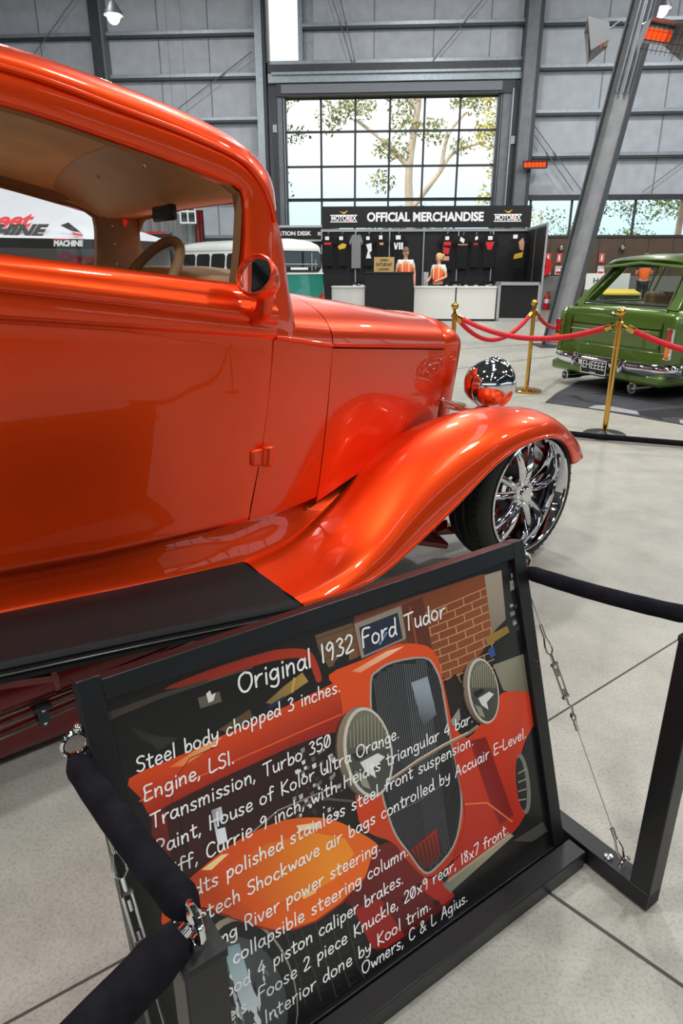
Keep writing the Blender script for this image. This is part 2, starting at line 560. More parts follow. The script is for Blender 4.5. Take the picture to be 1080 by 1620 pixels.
g = G(); g.bx(-24, 26, -18, 24.5, -0.2, 0.0)
floor = struct(g.build('floor', 'concrete', smooth=0))
g = G()
def strip(a, b, w):
    a = Vector((a[0], a[1], 0.0008)); b = Vector((b[0], b[1], 0.0008)); d = (b - a).normalized(); n = Vector((-d.y, d.x, 0)) * w / 2
    g.poly([a - n, b - n, b + n, a + n])
def ext(a, b, k0, k1):
    a = Vector(a + (0,)); b = Vector(b + (0,)); d = b - a
    return tuple((a - d * k0)[:2]), tuple((b + d * k1)[:2])
for a, b, w, k0, k1 in [((0.614, 1.62), (1.212, 2.073), .006, 4, 6), ((1.826, 10.89), (4.018, 12.03), .03, 3, 4), ((1.477, 8.725), (3.467, 10.318), .03, 3, 3),
                        ((0.422, 1.063), (0.632, 0.848), .008, 0.3, 5), ((-0.598, 0.778), (-0.473, 0.862), .006, 6, 1.0)]:
    p, q = ext(a, b, k0, k1); strip(p, q, w)
struct(g.build('floor_joint', 'joint', smooth=0)).parent = floor

# far wall lining, left and right of the glazed door
def wallpiece(name, mtl, boxes):
    g = G()
    for b in boxes: g.bx(*b)
    return struct(fw(g.build(name, mtl, smooth=0)))
wallpiece('wall_back', 'clad_cool', [(-24, -2.06, 0, .2, 0, 10), (-2.06, -1.15, 0, .2, 9.0, 10), (-1.15, 5.2, 0, .2, 6.6, 10),
          (5.2, 24, 0, .2, 3.12, 10), (-2.06, -1.15, 0, .2, 6.1, 6.68), (-2.06, -1.62, 0, .2, 0, 6.1), (-1.15, 5.2, 0, .2, 6.1, 6.6), (4.44, 5.5, 0, .2, 0, 6.6)])
wallpiece('wall_right', 'brown_panel', [(5.5, 24, 0, .18, 0.98, 2.1)])
wallpiece('wall_front', 'rail_grey', [(5.5, 24, -.06, .18, 0.0, 0.98)])
g = G()
for s in np.arange(6.3, 20, 0.72): g.bx(s, s + .012, -.012, .0, 0.98, 2.1)
struct(fw(g.build('trim_4', 'steel_dark', smooth=0)))
# rear, side walls and roof, which the paint reflects
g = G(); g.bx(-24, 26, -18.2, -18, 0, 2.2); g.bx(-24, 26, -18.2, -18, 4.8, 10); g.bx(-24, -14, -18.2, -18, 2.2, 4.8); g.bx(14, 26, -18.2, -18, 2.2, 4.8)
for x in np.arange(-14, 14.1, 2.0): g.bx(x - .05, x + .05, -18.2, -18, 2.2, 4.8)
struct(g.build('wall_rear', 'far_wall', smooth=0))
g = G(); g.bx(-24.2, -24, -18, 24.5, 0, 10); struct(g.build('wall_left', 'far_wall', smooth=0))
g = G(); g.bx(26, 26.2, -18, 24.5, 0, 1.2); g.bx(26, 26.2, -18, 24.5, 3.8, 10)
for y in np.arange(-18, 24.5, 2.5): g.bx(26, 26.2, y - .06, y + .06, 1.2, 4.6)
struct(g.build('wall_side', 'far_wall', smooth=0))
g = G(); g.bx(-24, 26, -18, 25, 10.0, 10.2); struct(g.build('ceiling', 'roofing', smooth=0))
g = G()
for y in (-15, -9, -3, 3, 9, 15): g.bx(-24, 26, y - .15, y + .15, 9.3, 9.9)
for x in np.arange(-22, 26, 4): g.bx(x - .06, x + .06, -18, 24, 9.75, 9.95)
struct(g.build('ceiling_beams', 'steel_dark', smooth=0))
for x in (-13, 3.5, 15):
    g = G()
    for y0 in (-16.5, -8.0, 0.5, 9.0): g.bx(x - .45, x + .45, y0, y0 + 6.5, 9.68, 9.72)
    struct(g.build('ceiling_skylight', 'skylight', smooth=0))

# seams of the lining, girts, columns
g = G()
for s in (-12.4, -10.6, -8.7, -5.23, -3.79): g.bx(s, s + .03, -.012, 0, 0, 10)
for s in (0.9, 2.55, 4.1): g.bx(s, s + .025, -.012, 0, 6.65, 10)
for s in (7.25, 9.05, 10.9, 12.7): g.bx(s, s + .03, -.012, 0, 3.2, 10)
struct(fw(g.build('trim_5', 'seam', smooth=0)))
def girt(s0, s1, z):
    g = G()
    g.mat(0).bx(s0, s1, -.20, -.185, z - .03, z + .05).bx(s0, s1, -.2, -.0, z + .045, z + .055)
    g.mat(1).bx(s0, s1, -.185, -.01, z - .09, z + .04)
    struct(fw(g.build('girt', ['galv', 'girt_dark'], smooth=0)))
for z in (1.0, 2.1, 3.2, 4.25, 5.27, 6.36, 7.4, 8.5):
    girt(-24, -7.05, z); girt(-6.65, -2.42, z)
for z in (4.25, 5.33, 6.42, 7.46, 8.5): girt(5.5, 24, z)
for z in (7.5, 8.5): girt(-1.1, 5.05, z)
girt(-2.1, 5.1, 6.62)
def ibeam(name, s, w, dep, z1, mw, mf, z0=0.0):
    g = G()
    g.mat(0).bx(s - w * .06, s + w * .06, -dep, -.02, z0, z1)
    g.mat(1).bx(s - w / 2, s + w / 2, -dep - .02, -dep, z0, z1).bx(s - w / 2, s + w / 2, -.03, -.01, z0, z1)
    return struct(fw(g.build(name, [mw, mf], smooth=0)))
ibeam('column', -6.85, .36, .38, 10, 'steel_dark', 'steel_dark')
g = G(); g.bx(-6.72, -6.66, -.42, -.02, 0, 10); struct(fw(g.build('column_flange', 'steel', smooth=0)))
g = G(); g.mat(0).bx(-2.40, -2.20, -.34, 0, 0, 10); g.mat(1).bx(-2.2, -2.12, -.30, 0, 0, 10).bx(-2.1, -2.06, -.33, 0, 6.6, 10)
struct(fw(g.build('column', ['galv', 'steel_dark'], smooth=0)))
g = G(); g.mat(0).bx(5.02, 5.36, -.42, -.40, 0, 10).bx(5.16, 5.2, -.4, 0, 0, 10); g.mat(1).bx(5.36, 5.45, -.44, 0, 0, 10).bx(4.98, 5.03, -.44, 0, 0, 10)
struct(fw(g.build('column', ['steel', 'steel_dark'], smooth=0)))
# clerestory window jambs
g = G(); g.bx(-1.2, -1.08, -.2, 0, 6.68, 10); g.bx(-1.06, -.8, -.03, 0, 6.68, 10)
struct(fw(g.build('trim_1', 'galv', smooth=0)))
# lintel bands and door frame
g = G()
g.mat(0).bx(-2.06, 5.0, -.32, -.02, 6.12, 6.34).bx(-1.95, 4.95, -.40, -.30, 6.30, 6.36)
g.mat(1).bx(-2.06, 5.0, -.30, -.02, 6.36, 6.56).bx(-1.85, 4.9, -.26, -.02, 5.80, 6.12)
g.mat(2).bx(-1.7, 4.5, -.30, -.26, 5.86, 6.08)
struct(fw(g.build('trim_2', ['galv', 'steel_dark', 'seam'], smooth=0)))
g = G()
g.mat(1).bx(-1.98, -1.84, -.2, 0, 0, 6.1).bx(-1.70, -1.60, -.14, 0, 0, 5.9).bx(4.44, 4.56, -.14, 0, 0, 5.9).bx(4.86, 4.98, -.26, 0, 0, 6.1)
g.mat(0).bx(-1.84, -1.70, -.18, 0, 0, 5.95).bx(4.56, 4.84, -.2, 0, 0, 5.95)
g.mat(2).bx(4.80, 4.84, -.30, -.2, 0.8, 5.9).bx(4.52, 4.535, -.17, -.14, 2.6, 5.9).bx(-1.665, -1.64, -.17, -.14, 0, 5.9)
g.bx(4.84, 4.96, -.33, -.28, 4.52, 4.72).bx(-1.98, -1.86, -.24, -.2, 4.9, 5.1)
struct(fw(g.build('trim_3', ['steel', 'steel_dark', 'galv'], smooth=0)))

# glazed door: muntins and panes
g = G()
for s in (-.60, .40, 1.40, 2.39, 3.40): g.bx(s - .03, s + .03, .02, .09, 0, 5.82)
for z in (2.2, 3.15, 4.03, 4.94): g.bx(-1.62, 4.46, .02, .07, z - .03, z + .03)
g.bx(-1.62, 4.46, .02, .09, 3.09, 3.17)
g.bx(-1.62, 4.46, .02, .09, 5.76, 5.86)
dg = struct(fw(g.build('door_1', 'steel_dark', smooth=0)))
g = G(); g.bx(-1.62, 4.46, .04, .046, 0, 5.8); o = g.build('door_glass', 'glass', parent=dg, smooth=0)
g = G()
for s in (5.62, 6.82, 8.65, 10.5, 12.35, 14.2): g.bx(s - .03, s + .03, .0, .07, 2.1, 3.12)
g.bx(5.5, 16, -.1, .1, 3.08, 3.22); g.bx(5.5, 16, -.03, .12, 2.06, 2.13)
wg = struct(fw(g.build('window_1', 'steel_dark', smooth=0)))
g = G(); g.bx(5.5, 16, .04, .046, 2.12, 3.1); g.build('window_glass', 'glass', parent=wg, smooth=0)
g = G(); g.bx(16, 24, 0, .18, 2.1, 3.12); struct(fw(g.build('wall_end', 'clad_warm', smooth=0)))
g = G(); g.bx(-2.06, -1.15, .04, .046, 6.68, 9.0); struct(fw(g.build('window_2', 'glass', smooth=0)))

# cross bracing rods
g = G()
for a, b in [((-9.6, 6.2), (-7.05, 8.6)), ((-.35, 8.4), (.35, 6.5)), ((-.1, 8.4), (.42, 6.5)), ((2.55, 6.6), (4.4, 8.6)), ((5.46, 5.0), (7.0, 3.3)), ((5.5, 4.75), (6.75, 3.3)), ((8.7, 3.25), (10.2, 4.4)), ((-5.2, 5.25), (-2.5, 6.9))]:
    g.tube([(a[0], -.24, a[1]), (b[0], -.24, b[1])], .013, 6)
struct(fw(g.build('trim_6', 'steel', smooth=0)))

# raked steel column in the hall
g = G()
a0 = Vector((3.56, 11.4, 0.0)); a1 = a0 + Vector((.78, 0, 4.8)) * 2.07
ax = (a1 - a0).normalized()
fx = Vector((math.cos(R(-30)), math.sin(R(-30)), 0)); fx = (fx - ax * fx.dot(ax)).normalized(); fy = ax.cross(fx).normalized()
def slab(cx, cy, w, h, m):
    c = [a0 + fx * (cx + sx * w / 2) + fy * (cy + sy * h / 2) for sx, sy in ((-1, -1), (1, -1), (1, 1), (-1, 1))]
    g.mat(m).prism([tuple(p) for p in c], tuple(a1 - a0))
slab(-.165, 0, .02, .32, 0); slab(.165, 0, .02, .32, 0); slab(0, 0, .32, .014, 1)
struct(g.build('column_raked', ['col_flange', 'col_web'], smooth=0), 'raked grey steel column rising behind the green wagon', 'column')
g = G(); g.bx(3.25, 3.87, 11.1, 11.7, 0, .02); struct(g.build('column_base', 'steel_dark', smooth=0))
g = G()
for k, (dx, rr) in enumerate([(.03, .022), (.10, .016), (-.06, .016)]):
    p0 = a0 + ax * 3.7 + fx * dx + fy * -.05; g.tube([tuple(p0), tuple(p0 + ax * 5)], rr, 8)
struct(g.build('trim_7', 'galv', smooth=40))

# gas heaters
def heater(name, label, loc, rz, tilt, w, n, hood=True):
    t = thing(name, label, 'heater', loc, rz, 'hall gas heaters')
    Mx = Matrix.Rotation(R(tilt), 4, 'X')
    g = G(); g.bx(-w / 2, w / 2, .0, .012, -.075, .075)
    for sx in (-1, 1): g.bx(sx * w / 2 - .01, sx * w / 2 + .01, -.07, .02, -.09, .09)
    g.bx(-w / 2, w / 2, -.07, .02, .075, .092); g.bx(-w / 2, w / 2, -.05, .02, -.105, -.075)
    g.move(Mx); g.build('casing', 'steel_dark' if not hood else 'chrome_soft', t, bevel=.004)
    g = G()
    k = (w - .04) / n
    for i in range(n): g.bx(-w / 2 + .02 + i * k + .012, -w / 2 + .02 + (i + 1) * k - .012, -.012, -.002, -.06, .06)
    g.move(Mx); g.build('burner', 'heat', t, smooth=0)
    if hood:
        g = G()
        for sx in (-1, 1):
            g.prism([(sx * w / 2, .03, .09), (sx * w / 2, .03, -.11), (sx * (w / 2 + .16), -.26, -.22), (sx * (w / 2 + .16), -.26, .2)], (sx * .006, 0, 0))
        g.prism([(-w / 2, .03, .09), (w / 2, .03, .09), (w / 2 + .16, -.26, .2), (-w / 2 - .16, -.26, .2)], (0, 0, .006))
        g.move(Mx); g.build('hood', 'hood_steel', t, smooth=0)
        g = G()
        for i in range(9):
            x = -w / 2 - .1 + (w + .2) * i / 8
            g.tube([(x, -.2, .15), (x, -.235, -.19)], .004, 5)
        for z in (-.15, -.05, .06): g.tube([(-w / 2 - .12, -.22, z), (w / 2 + .12, -.22, z)], .004, 5)
        g.move(Mx); g.build('guard', 'steel_dark', t)
    g = G(); g.tube([(0, .02, .05), (0, .2, .12), (0, .32, .05)], .012, 6); g.move(Mx); g.build('bracket', 'galv', t)
    return t
heater('gas_heater', 'small glowing gas heater on the wall column right of the glazed door', W(5.52, .62, 3.95), R(-4), 0, .66, 6, False)
heater('gas_heater', 'glowing gas heater in a silver hood high on the raked column', (4.28, 10.75, 4.22), R(22), 26, .46, 5)
heater('gas_heater', 'silver hooded gas heater turned away on the left of the raked column', (3.86, 11.5, 4.42), R(-105), 12, .42, 4)

# pendant lamps
for loc, lb in (((-4.59, 16, 5.93), 'glowing pendant lamp above the roof of the orange car'), ((6.42, 16, 6.04), 'glowing pendant lamp beside the raked column')):
    t = thing('pendant_lamp', lb, 'lamp', loc, 0, 'pendant lamps of the hall')
    g = G(); g.lathe([(.02, .5), (.05, .42), (.05, .3), (.09, .26), (.17, .12), (.19, .06), (.18, .06), (.15, .12)], n=24); g.tube([(0, 0, .5), (0, 0, 4.0)], .012, 6); g.build('housing', 'steel_dark', t)
    g = G(); g.ball((0, 0, .06), .13, 10, (1, 1, 1.2)); g.build('bulb', 'bulb', t)
    add_light('lamp_light', 'POINT', (0, 0, -.15), 160, (1, .97, .88), .12, parent=t)
# high-bay lamps out of frame, whose light the floor and the paint show
for x, y, p_ in ((-7, -8, 330), (-1, -5, 420), (7, -7, 250), (-9, 0, 320), (-2, 1, 270), (4, 2, 220), (10, 2, 300), (-8, 8, 480), (1, 9, 480), (9, 10, 480), (-6, 15, 440), (2, 15.5, 440), (10, 15, 440)):
    add_light('highbay_light', 'AREA', (x, y, 9.2), p_, (1, .985, .95), .7)

# ------------------------------------------------------------------ outside, seen through the glass
g = G(); g.bx(-60, 60, 25, 110, -.3, -.2); tag(g.build('ground_outside', 'grass', smooth=0), 'pale dry grass beyond the glazed door', 'ground', kind='structure')
def leaf_cloud(g, centers, n, size):
    for c, r in centers:
        k = max(6, int(n * 9 * r[0] * r[0]))
        for _ in range(k):
            d = rng.normal(size=3); d /= np.linalg.norm(d) + 1e-9
            p = np.array(c) + d * np.array(r) * (rng.random() ** .4)
            s = size * .46 * (0.6 + rng.random() * .8)
            a = rng.normal(size=3); a /= np.linalg.norm(a); b = np.cross(a, rng.normal(size=3)); b /= np.linalg.norm(b) + 1e-9
            g.poly([p - a * s * .5, p + b * s * .22, p + a * s * .5, p - b * s * .22])
def tree(label, x, y, trunk, clouds, leaf='leaf', n=26, size=.34, tr=.3, group='gum trees outside'):
    t = thing('gum_tree', label, 'tree', (x, y, -.2), 0, group)
    if trunk:
        g = G()
        for path, r0, r1 in trunk:
            P = crom(path, 5); g.tube(P, list(np.linspace(r0, r1, len(P))), 8)
        g.build('trunk', 'bark', t)
    g = G(); leaf_cloud(g, clouds, n, size); o = g.build('crown', leaf, t, smooth=0, weld=False); 
    return t
tree('large pale-barked gum tree seen through the middle of the glazed door', 3.1, 33,
     [([(0, 0, 0), (.05, 0, 3), (-.1, 0, 5.5), (.25, 0, 8.5), (.1, 0, 11)], .25, .08), ([(0, 0, 3.8), (1.2, 0, 5.3), (1.9, .2, 6.2), (3.2, 0, 6.6)], .13, .04),
      ([(-.1, 0, 5.6), (-1.2, 0, 6.6), (-2.6, 0, 7.5)], .14, .05), ([(.2, 0, 7.8), (-1.2, 0, 9.2), (-1.6, 0, 9.6)], .12, .04), ([(1.3, 0, 5.4), (1.6, 0, 6.9), (2.6, 0, 8)], .1, .04)],
     [((-.4, 0, 8.4), (1.0, .8, .8)), ((.4, 0, 9.4), (1.1, .8, .6)), ((-2.7, 0, 7.9), (1.2, .7, .6)), ((-3.6, 0, 7.5), (.7, .6, .7)), ((2.6, 0, 8.2), (1.1, .8, .6)), ((3.6, 0, 6.9), (.8, .7, .7)), ((.9, 0, 7.0), (.8, .6, .6)),
      ((-.9, 0, 6.3), (.9, .6, .5)), ((-1.3, 0, 5.0), (.7, .5, .5)), ((2.2, 0, 6.4), (.6, .5, .4)), ((-.3, 0, 7.3), (.8, .6, .5)), ((1.6, 0, 9.1), (1.2, .8, .5)), ((-1.8, 0, 8.9), (1.0, .6, .4))], n=34, size=.40)
tree('yellow-green tree leaning in at the right edge of the glazed door', 6.6, 32, [([(.6, 0, 0), (.5, 0, 4), (.1, 0, 8)], .2, .06)],
     [((0, 0, 8.4), (1.0, .8, .8)), ((-.3, 0, 6.9), (.9, .7, .8)), ((.3, 0, 5.5), (.8, .7, .9)), ((-.1, 0, 4.2), (.7, .6, .7)), ((.7, 0, 3.4), (.7, .5, .5))], 'leaf_yellow', n=40, size=.40)
tree('drooping leafy branch at the left edge of the glazed door', -2.4, 29, [([(-1.2, 0, 0), (-1.2, 0, 5), (-.9, 0, 9)], .16, .05)],
     [((-.1, 0, 7.4), (.9, .5, .5)), ((.6, 0, 6.2), (.7, .5, .35)), ((-.1, 0, 5.2), (.5, .4, .6)), ((.2, 0, 4.2), (.4, .3, .5)), ((-.3, 0, 6.6), (.7, .5, .4))], 'bush', n=30, size=.32)
tree('tree with a thin trunk seen through the right of the long window', 14.4, 31, [([(0, 0, 0), (.1, 0, 3), (0, 0, 6)], .2, .08), ([(1.2, 0, 0), (1.1, 0, 3), (1.6, 0, 6)], .06, .04)],
     [((-1.6, 0, 3.6), (.9, .6, .6)), ((0, 0, 4.1), (1.4, .7, .4)), ((-2.6, 0, 3.9), (.8, .6, .5)), ((1.6, 0, 4.0), (1.0, .6, .4))], 'bush', n=26, size=.3)
tree('sunlit yellow tree outside the left end of the long window', 8.3, 33, [([(0, 0, 0), (0, 0, 4)], .15, .06)], [((0, 0, 3.4), (.7, .6, .8)), ((.1, 0, 2.2), (.6, .5, .7))], 'leaf_yellow', n=40, size=.34)
for lb, x, y, cl_ in (('pale grey-green gum foliage outside the right part of the long window', 17.5, 33, [((0, 0, 3.4), (1.8, .8, .9)), ((-2.4, 0, 3.9), (1.4, .7, .5)), ((1.5, 0, 2.6), (1.4, .8, .8))]), ('pale gum foliage outside the long window behind the raked column', 9.6, 35, [((.6, 0, 3.5), (.9, .7, .7)), ((-.3, 0, 2.7), (.9, .6, .5))])):
    tree(lb, x, y, [([(0, 0, 0), (.1, 0, 2.5), (0, 0, 4)], .14, .05)], cl_, 'bush', n=18, size=.34)
def shrub(label, x, y, clouds, leaf='bush'):
    t = thing('shrub', label, 'shrub', (x, y, -.2), 0, 'shrubs outside the glazed door')
    g = G(); leaf_cloud(g, clouds, 60, .34); g.build('foliage', leaf, t, smooth=0, weld=False)
shrub('rounded green shrub behind the gum trunk', 3.4, 36, [((-.6, 0, 3.0), (1.7, .8, 1.3)), ((.6, 0, 3.4), (1.5, .8, 1.0)), ((0, 0, 1.2), (1.9, .8, 1.3))])
shrub('low yellowish bushes under the left panes of the door', -2.0, 36, [((0, 0, 2.5), (1.6, .7, .8)), ((2, 0, 2.2), (1.4, .7, .7)), ((.6, 0, 1.0), (2.2, .7, 1.1))], 'leaf_yellow')
shrub('grey-green bushes outside the middle of the long window', 12.0, 36, [((0, 0, 2.6), (1.6, .7, 1.0)), ((0, 0, 1.1), (2.4, .7, 1.2)), ((2.6, 0, 2.4), (1.6, .7, .9)), ((-2.8, 0, 2.3), (1.4, .7, .8))])
g = G(); g.prism([(-4, 0, -.2), (4, 0, -.2), (3.2, 0, 2.4), (-3.4, 0, 2.6)], (0, 3, 0)); place(tag(g.build('earth_bank', 'grass', smooth=0), 'pale sunlit bank outside below the door panes', 'bank', kind='structure'), (2, 46, 0))

# ------------------------------------------------------------------ people
def skin_mesh(name, mtl, verts, edges, radii, parent=None, root=0, sub=2):
    me = bpy.data.meshes.new(name)
    me.from_pydata([tuple(v) for v in verts], edges, [])
    me.materials.append(M[mtl])
    o = bpy.data.objects.new(name, me); COL.objects.link(o)
    o.modifiers.new('skin', 'SKIN').use_smooth_shade = True
    sv = me.skin_vertices[0].data
    for i, r in enumerate(radii):
        sv[i].radius = r if hasattr(r, '__len__') else (r, r)
        sv[i].use_root = (i == root)
    s = o.modifiers.new('subdivision', 'SUBSURF'); s.levels = sub; s.render_levels = sub
    dg = bpy.context.evaluated_depsgraph_get()
    m2 = bpy.data.meshes.new_from_object(o.evaluated_get(dg)); m2.name = name
    o.modifiers.clear(); o.data = m2
    m2.polygons.foreach_set('use_smooth', [True] * len(m2.polygons))
    if parent: o.parent = parent
    return o

def person(label, loc, rz, h=1.74, hair='hair_grey', shirt='shirt_white', vest='hiviz', look=0.0, arms='down', long_hair=False, group=None):
    """standing figure facing -y; local z is up"""
    t = thing('person', label, 'person', loc, rz, group)
    k = h / 1.74
    V = []; E = []; Rr = []
    def add(p, r, par=None):
        V.append(Vector(p) * k); Rr.append(tuple(x * k for x in r) if hasattr(r, '__len__') else r * k)
        if par is not None: E.append((par, len(V) - 1))
        return len(V) - 1
    pel = add((0, 0, .92), (.15, .105))
    wai = add((0, 0, 1.08), (.135, .10), pel)
    che = add((0, .01, 1.28), (.155, .11), wai)
    nec0 = add((0, .015, 1.44), (.075, .065), che)
    nec = add((0, .01, 1.50), (.052, .052), nec0)
    # head
    c, s = math.cos(look), math.sin(look)
    def hd(x, y, z): return (x * c - y * s, .0 + x * s + y * c, z)
    jaw = add(hd(0, -.012, 1.555), (.055, .062), nec)
    chk = add(hd(0, -.004, 1.605), (.068, .082), jaw)
    brw = add(hd(0, .004, 1.655), (.073, .090), chk)
    top = add(hd(0, .008, 1.705), (.055, .068), brw)
    nose = add(hd(0, -.098, 1.605), .011, chk)
    nose2 = add(hd(0, -.112, 1.598), .012, nose)
    for sx in (-1, 1):
        add(hd(sx * .082, .012, 1.612), (.010, .022), chk)
    hands = {}
    for sx in (-1, 1):
        sh = add((sx * .17, .01, 1.40), .062, che)
        if arms == 'down' or (arms == 'one' and sx == -1):
            el = add((sx * .235, .02, 1.12), .043, sh); wr = add((sx * .245, -.07, .89), .029, el); dr = Vector((0, -.25, -.97))
        elif arms == 'counter':
            el = add((sx * .24, .03, 1.13), .043, sh); wr = add((sx * .17, -.21, 1.06), .029, el); dr = Vector((-sx * .3, -.9, -.2))
        else:
            el = add((sx * .23, -.03, 1.14), .043, sh); wr = add((sx * .10, -.22, 1.10), .029, el); dr = Vector((-sx * .8, -.5, .1))
        dr.normalize()
        w = Vector(V[wr]) / k
        side = dr.cross(Vector((0, 0, 1))).normalized() if abs(dr.z) < .9 else Vector((0, 1, 0))
        pal = add(w + dr * .055, (.036, .016), wr)
        for fi, (off, ln) in enumerate(((-.027, .062), (-.009, .072), (.009, .068), (.027, .052))):
            b = w + dr * .095 + side * off
            f0 = add(b, .009, pal); f1 = add(b + dr * ln * .5 + Vector((0, 0, -.006)), .008, f0); add(b + dr * ln + Vector((0, 0, -.022)), .007, f1)
        th = add(w + dr * .04 + side * .04, .011, pal); add(w + dr * .085 + side * .058, .009, th)
        hands[sx] = (sh, el, wr)
    for sx in (-1, 1):
        hp = add((sx * .09, 0, .86), .09, pel); kn = add((sx * .10, -.01, .49), .062, hp); an = add((sx * .10, .02, .09), .042, kn)
        add((sx * .11, -.12, .045), (.045, .035), an)
    skin_mesh('body', 'skin', V, E, Rr, t)
    # clothing shells
    def shell(nm, mtl, idx, edges, grow, ext=None):
        vs = [V[i] for i in idx]; rs = []
        for i in idx:
            r = Rr[i]; r = r if hasattr(r, '__len__') else (r, r)
            rs.append((r[0] + grow * k, r[1] + grow * k))
        if ext:
            for p, r, par in ext:
                vs.append(Vector(p) * k); rs.append(tuple(x * k for x in r)); edges = edges + [(par, len(vs) - 1)]
        return skin_mesh(nm, mtl, vs, edges, rs, t)
    a0, e0, _ = hands[-1]; a1, e1, _ = hands[1]
    mid0 = tuple((V[a0] * .35 + V[e0] * .65) / k); mid1 = tuple((V[a1] * .35 + V[e1] * .65) / k)
    shell('shirt', shirt, [pel, wai, che, nec0, a0, a1], [(0, 1), (1, 2), (2, 3), (2, 4), (2, 5)], .010, [(mid0, (.054, .054), 4), (mid1, (.054, .054), 5)])
    shell('vest', vest, [pel, wai, che, a0, a1], [(0, 1), (1, 2), (2, 3), (2, 4)], .022)
    n0 = len(V)
    hips = [i for i in range(n0) if abs(abs(V[i].x / k) - .09) < .002 and abs(V[i].z / k - .86) < .002]
    knees = [i for i in range(n0) if abs(abs(V[i].x / k) - .10) < .002 and abs(V[i].z / k - .49) < .002]
    ank = [i for i in range(n0) if abs(abs(V[i].x / k) - .10) < .002 and abs(V[i].z / k - .09) < .002]
    shell('trousers', 'trouser', [pel] + hips + knees + ank, [(0, 1), (0, 2), (1, 3), (2, 4), (3, 5), (4, 6)], .012)
    # hair cap, eyes, mouth
    hm = Matrix.Rotation(look, 4, 'Z')
    g = G()
    for j in range(21):
        pass
    rows = []
    for i in range(9):
        ph = math.pi * .5 * i / 8
        row = []
        for j in range(24):
            a = 2 * math.pi * j / 24
            back = .5 - .5 * math.cos(a - math.pi / 2 + math.pi)      # 1 at the back (+y)
            lowz = 1.655 - .075 * max(0, math.sin(a)) - (.03 if abs(math.cos(a)) > .7 else 0)
            if long_hair: lowz -= .04 * max(0, math.sin(a))
            z = lowz + (1.762 - lowz) * math.sin(ph)
            rr = math.cos(ph) ** .62
            row.append(tuple(hm @ Vector((.086 * rr * math.cos(a) * k, (.012 + .104 * rr * math.sin(a)) * k, z * k))))
        rows.append(row)
    g.grid(rows, close_v=True)
    if long_hair:
        g.ball(tuple(hm @ Vector((0, .125 * k, 1.69 * k))), .05 * k, 8)
    g.build('hair', hair, t, smooth=60)
    for sx in (-1, 1):
        g = G(); g.ball(tuple(hm @ Vector((sx * .03 * k, -.081 * k, 1.632 * k))), .0095 * k, 6); g.build('eye', 'eye', t)
    g = G(); g.tube([tuple(hm @ Vector((x * k, y * k, 1.567 * k))) for x, y in ((-.024, -.072), (0, -.080), (.024, -.072))], .0045 * k, 6); g.build('mouth', 'lamp_red', t)
    for sx in (-1, 1):
        g = G(); g.box((sx * .085 * k, -.118 * k, 1.24 * k), (.03 * k, .012 * k, .34 * k)); g.build('reflective_tape', 'reflective', t, bevel=.004)
    return t
def Wd(s, d, z=0): return W(s, d, z)
person('grey-haired person in an orange vest over a white shirt behind the tall black desk', W(1.90, 4.0), R(-4), 1.69, 'hair_grey', 'shirt_white', look=R(18), arms='down', group='stall staff')
person('blonde person in an orange vest looking left behind the white counter', W(2.72, 4.15), R(-38), 1.55, 'hair_blonde', 'shirt_white', look=R(-30), arms='counter', long_hair=True, group='stall staff')
person('person in an orange vest and navy shirt seen through the wagon rear window', (8.75, 20.4, 0), R(170), 1.60, 'hair_grey', 'shirt_navy', arms='front')

# ------------------------------------------------------------------ merchandise stall
def SB(name, label, cat, s, d, z=0, group=None, rz=-4): return thing(name, label, cat, W(s, d, z), R(rz), group)
# back wall of black panels in aluminium profiles, with the header board
t = SB('stall_wall', 'black panel wall of the merchandise stall with aluminium posts and a side return', 'stall', 2.4, 2.5)
g = G(); g.bx(-2.78, 2.78, 0, .03, 0.05, 2.16); g.build('back_panel', 'charcoal', t, smooth=0)
g = G(); g.bx(2.72, 2.75, -2.4, 0, 0.05, 2.16); g.build('side_panel', 'charcoal', t, smooth=0)
for x in (-2.76, -1.84, -.92, 0, .92, 1.84, 2.74):
    g = G(); g.tube([(x, -.03, 0), (x, -.03, 2.2)], .02, 10); g.build('post', 'alu', t)
for y in (-1.2, -2.4):
    g = G(); g.tube([(2.74, y, 0), (2.74, y, 2.2)], .025, 10); g.build('post', 'alu', t)
g = G(); g.bx(-2.78, 2.78, -.05, -.02, 2.13, 2.2); g.build('rail', 'alu', t, smooth=0)
g = G(); g.bx(2.72, 2.77, -2.42, 0, 2.13, 2.2); g.build('rail', 'alu', t, smooth=0)
hb = SB('header_board', 'black header board reading OFFICIAL MERCHANDISE above the stall', 'sign', 2.4, 2.58)
g = G(); g.bx(-2.74, 2.78, -.02, .02, 2.22, 2.75); fb = g.build('board', 'black_print', hb, smooth=0)
text_obj('lettering', 'OFFICIAL MERCHANDISE', .30, 'white_print', hb, (.0, -.024, 2.475), (R(90), 0, 0), bold=.012, width=3.08)
for cx, nm in ((-2.16, 'a'), (2.17, 'b')):
    g = G(); g.bx(cx - .36, cx + .36, -.026, -.02, 2.36, 2.385); g.bx(cx - .36, cx + .36, -.026, -.02, 2.52, 2.545)
    g.mat(1).bx(cx + .10, cx + .22, -.026, -.02, 2.39, 2.515)
    g.mat(2).prism([(cx - .12, -.022, 2.64), (cx - .02, -.022, 2.57), (cx + .04, -.022, 2.57), (cx + .12, -.022, 2.66), (cx + .02, -.022, 2.61), (cx - .04, -.022, 2.61)], (0, -.004, 0))
    lg = g.build('emblem', ['white_print', 'red_print', 'gold_print'], hb, smooth=0)
    o = text_obj('emblem_lettering', 'MOTOREX', .17, 'white_print', lg, (cx, -.03, 2.452), (R(90), 0, 0), bold=.006, width=.68)
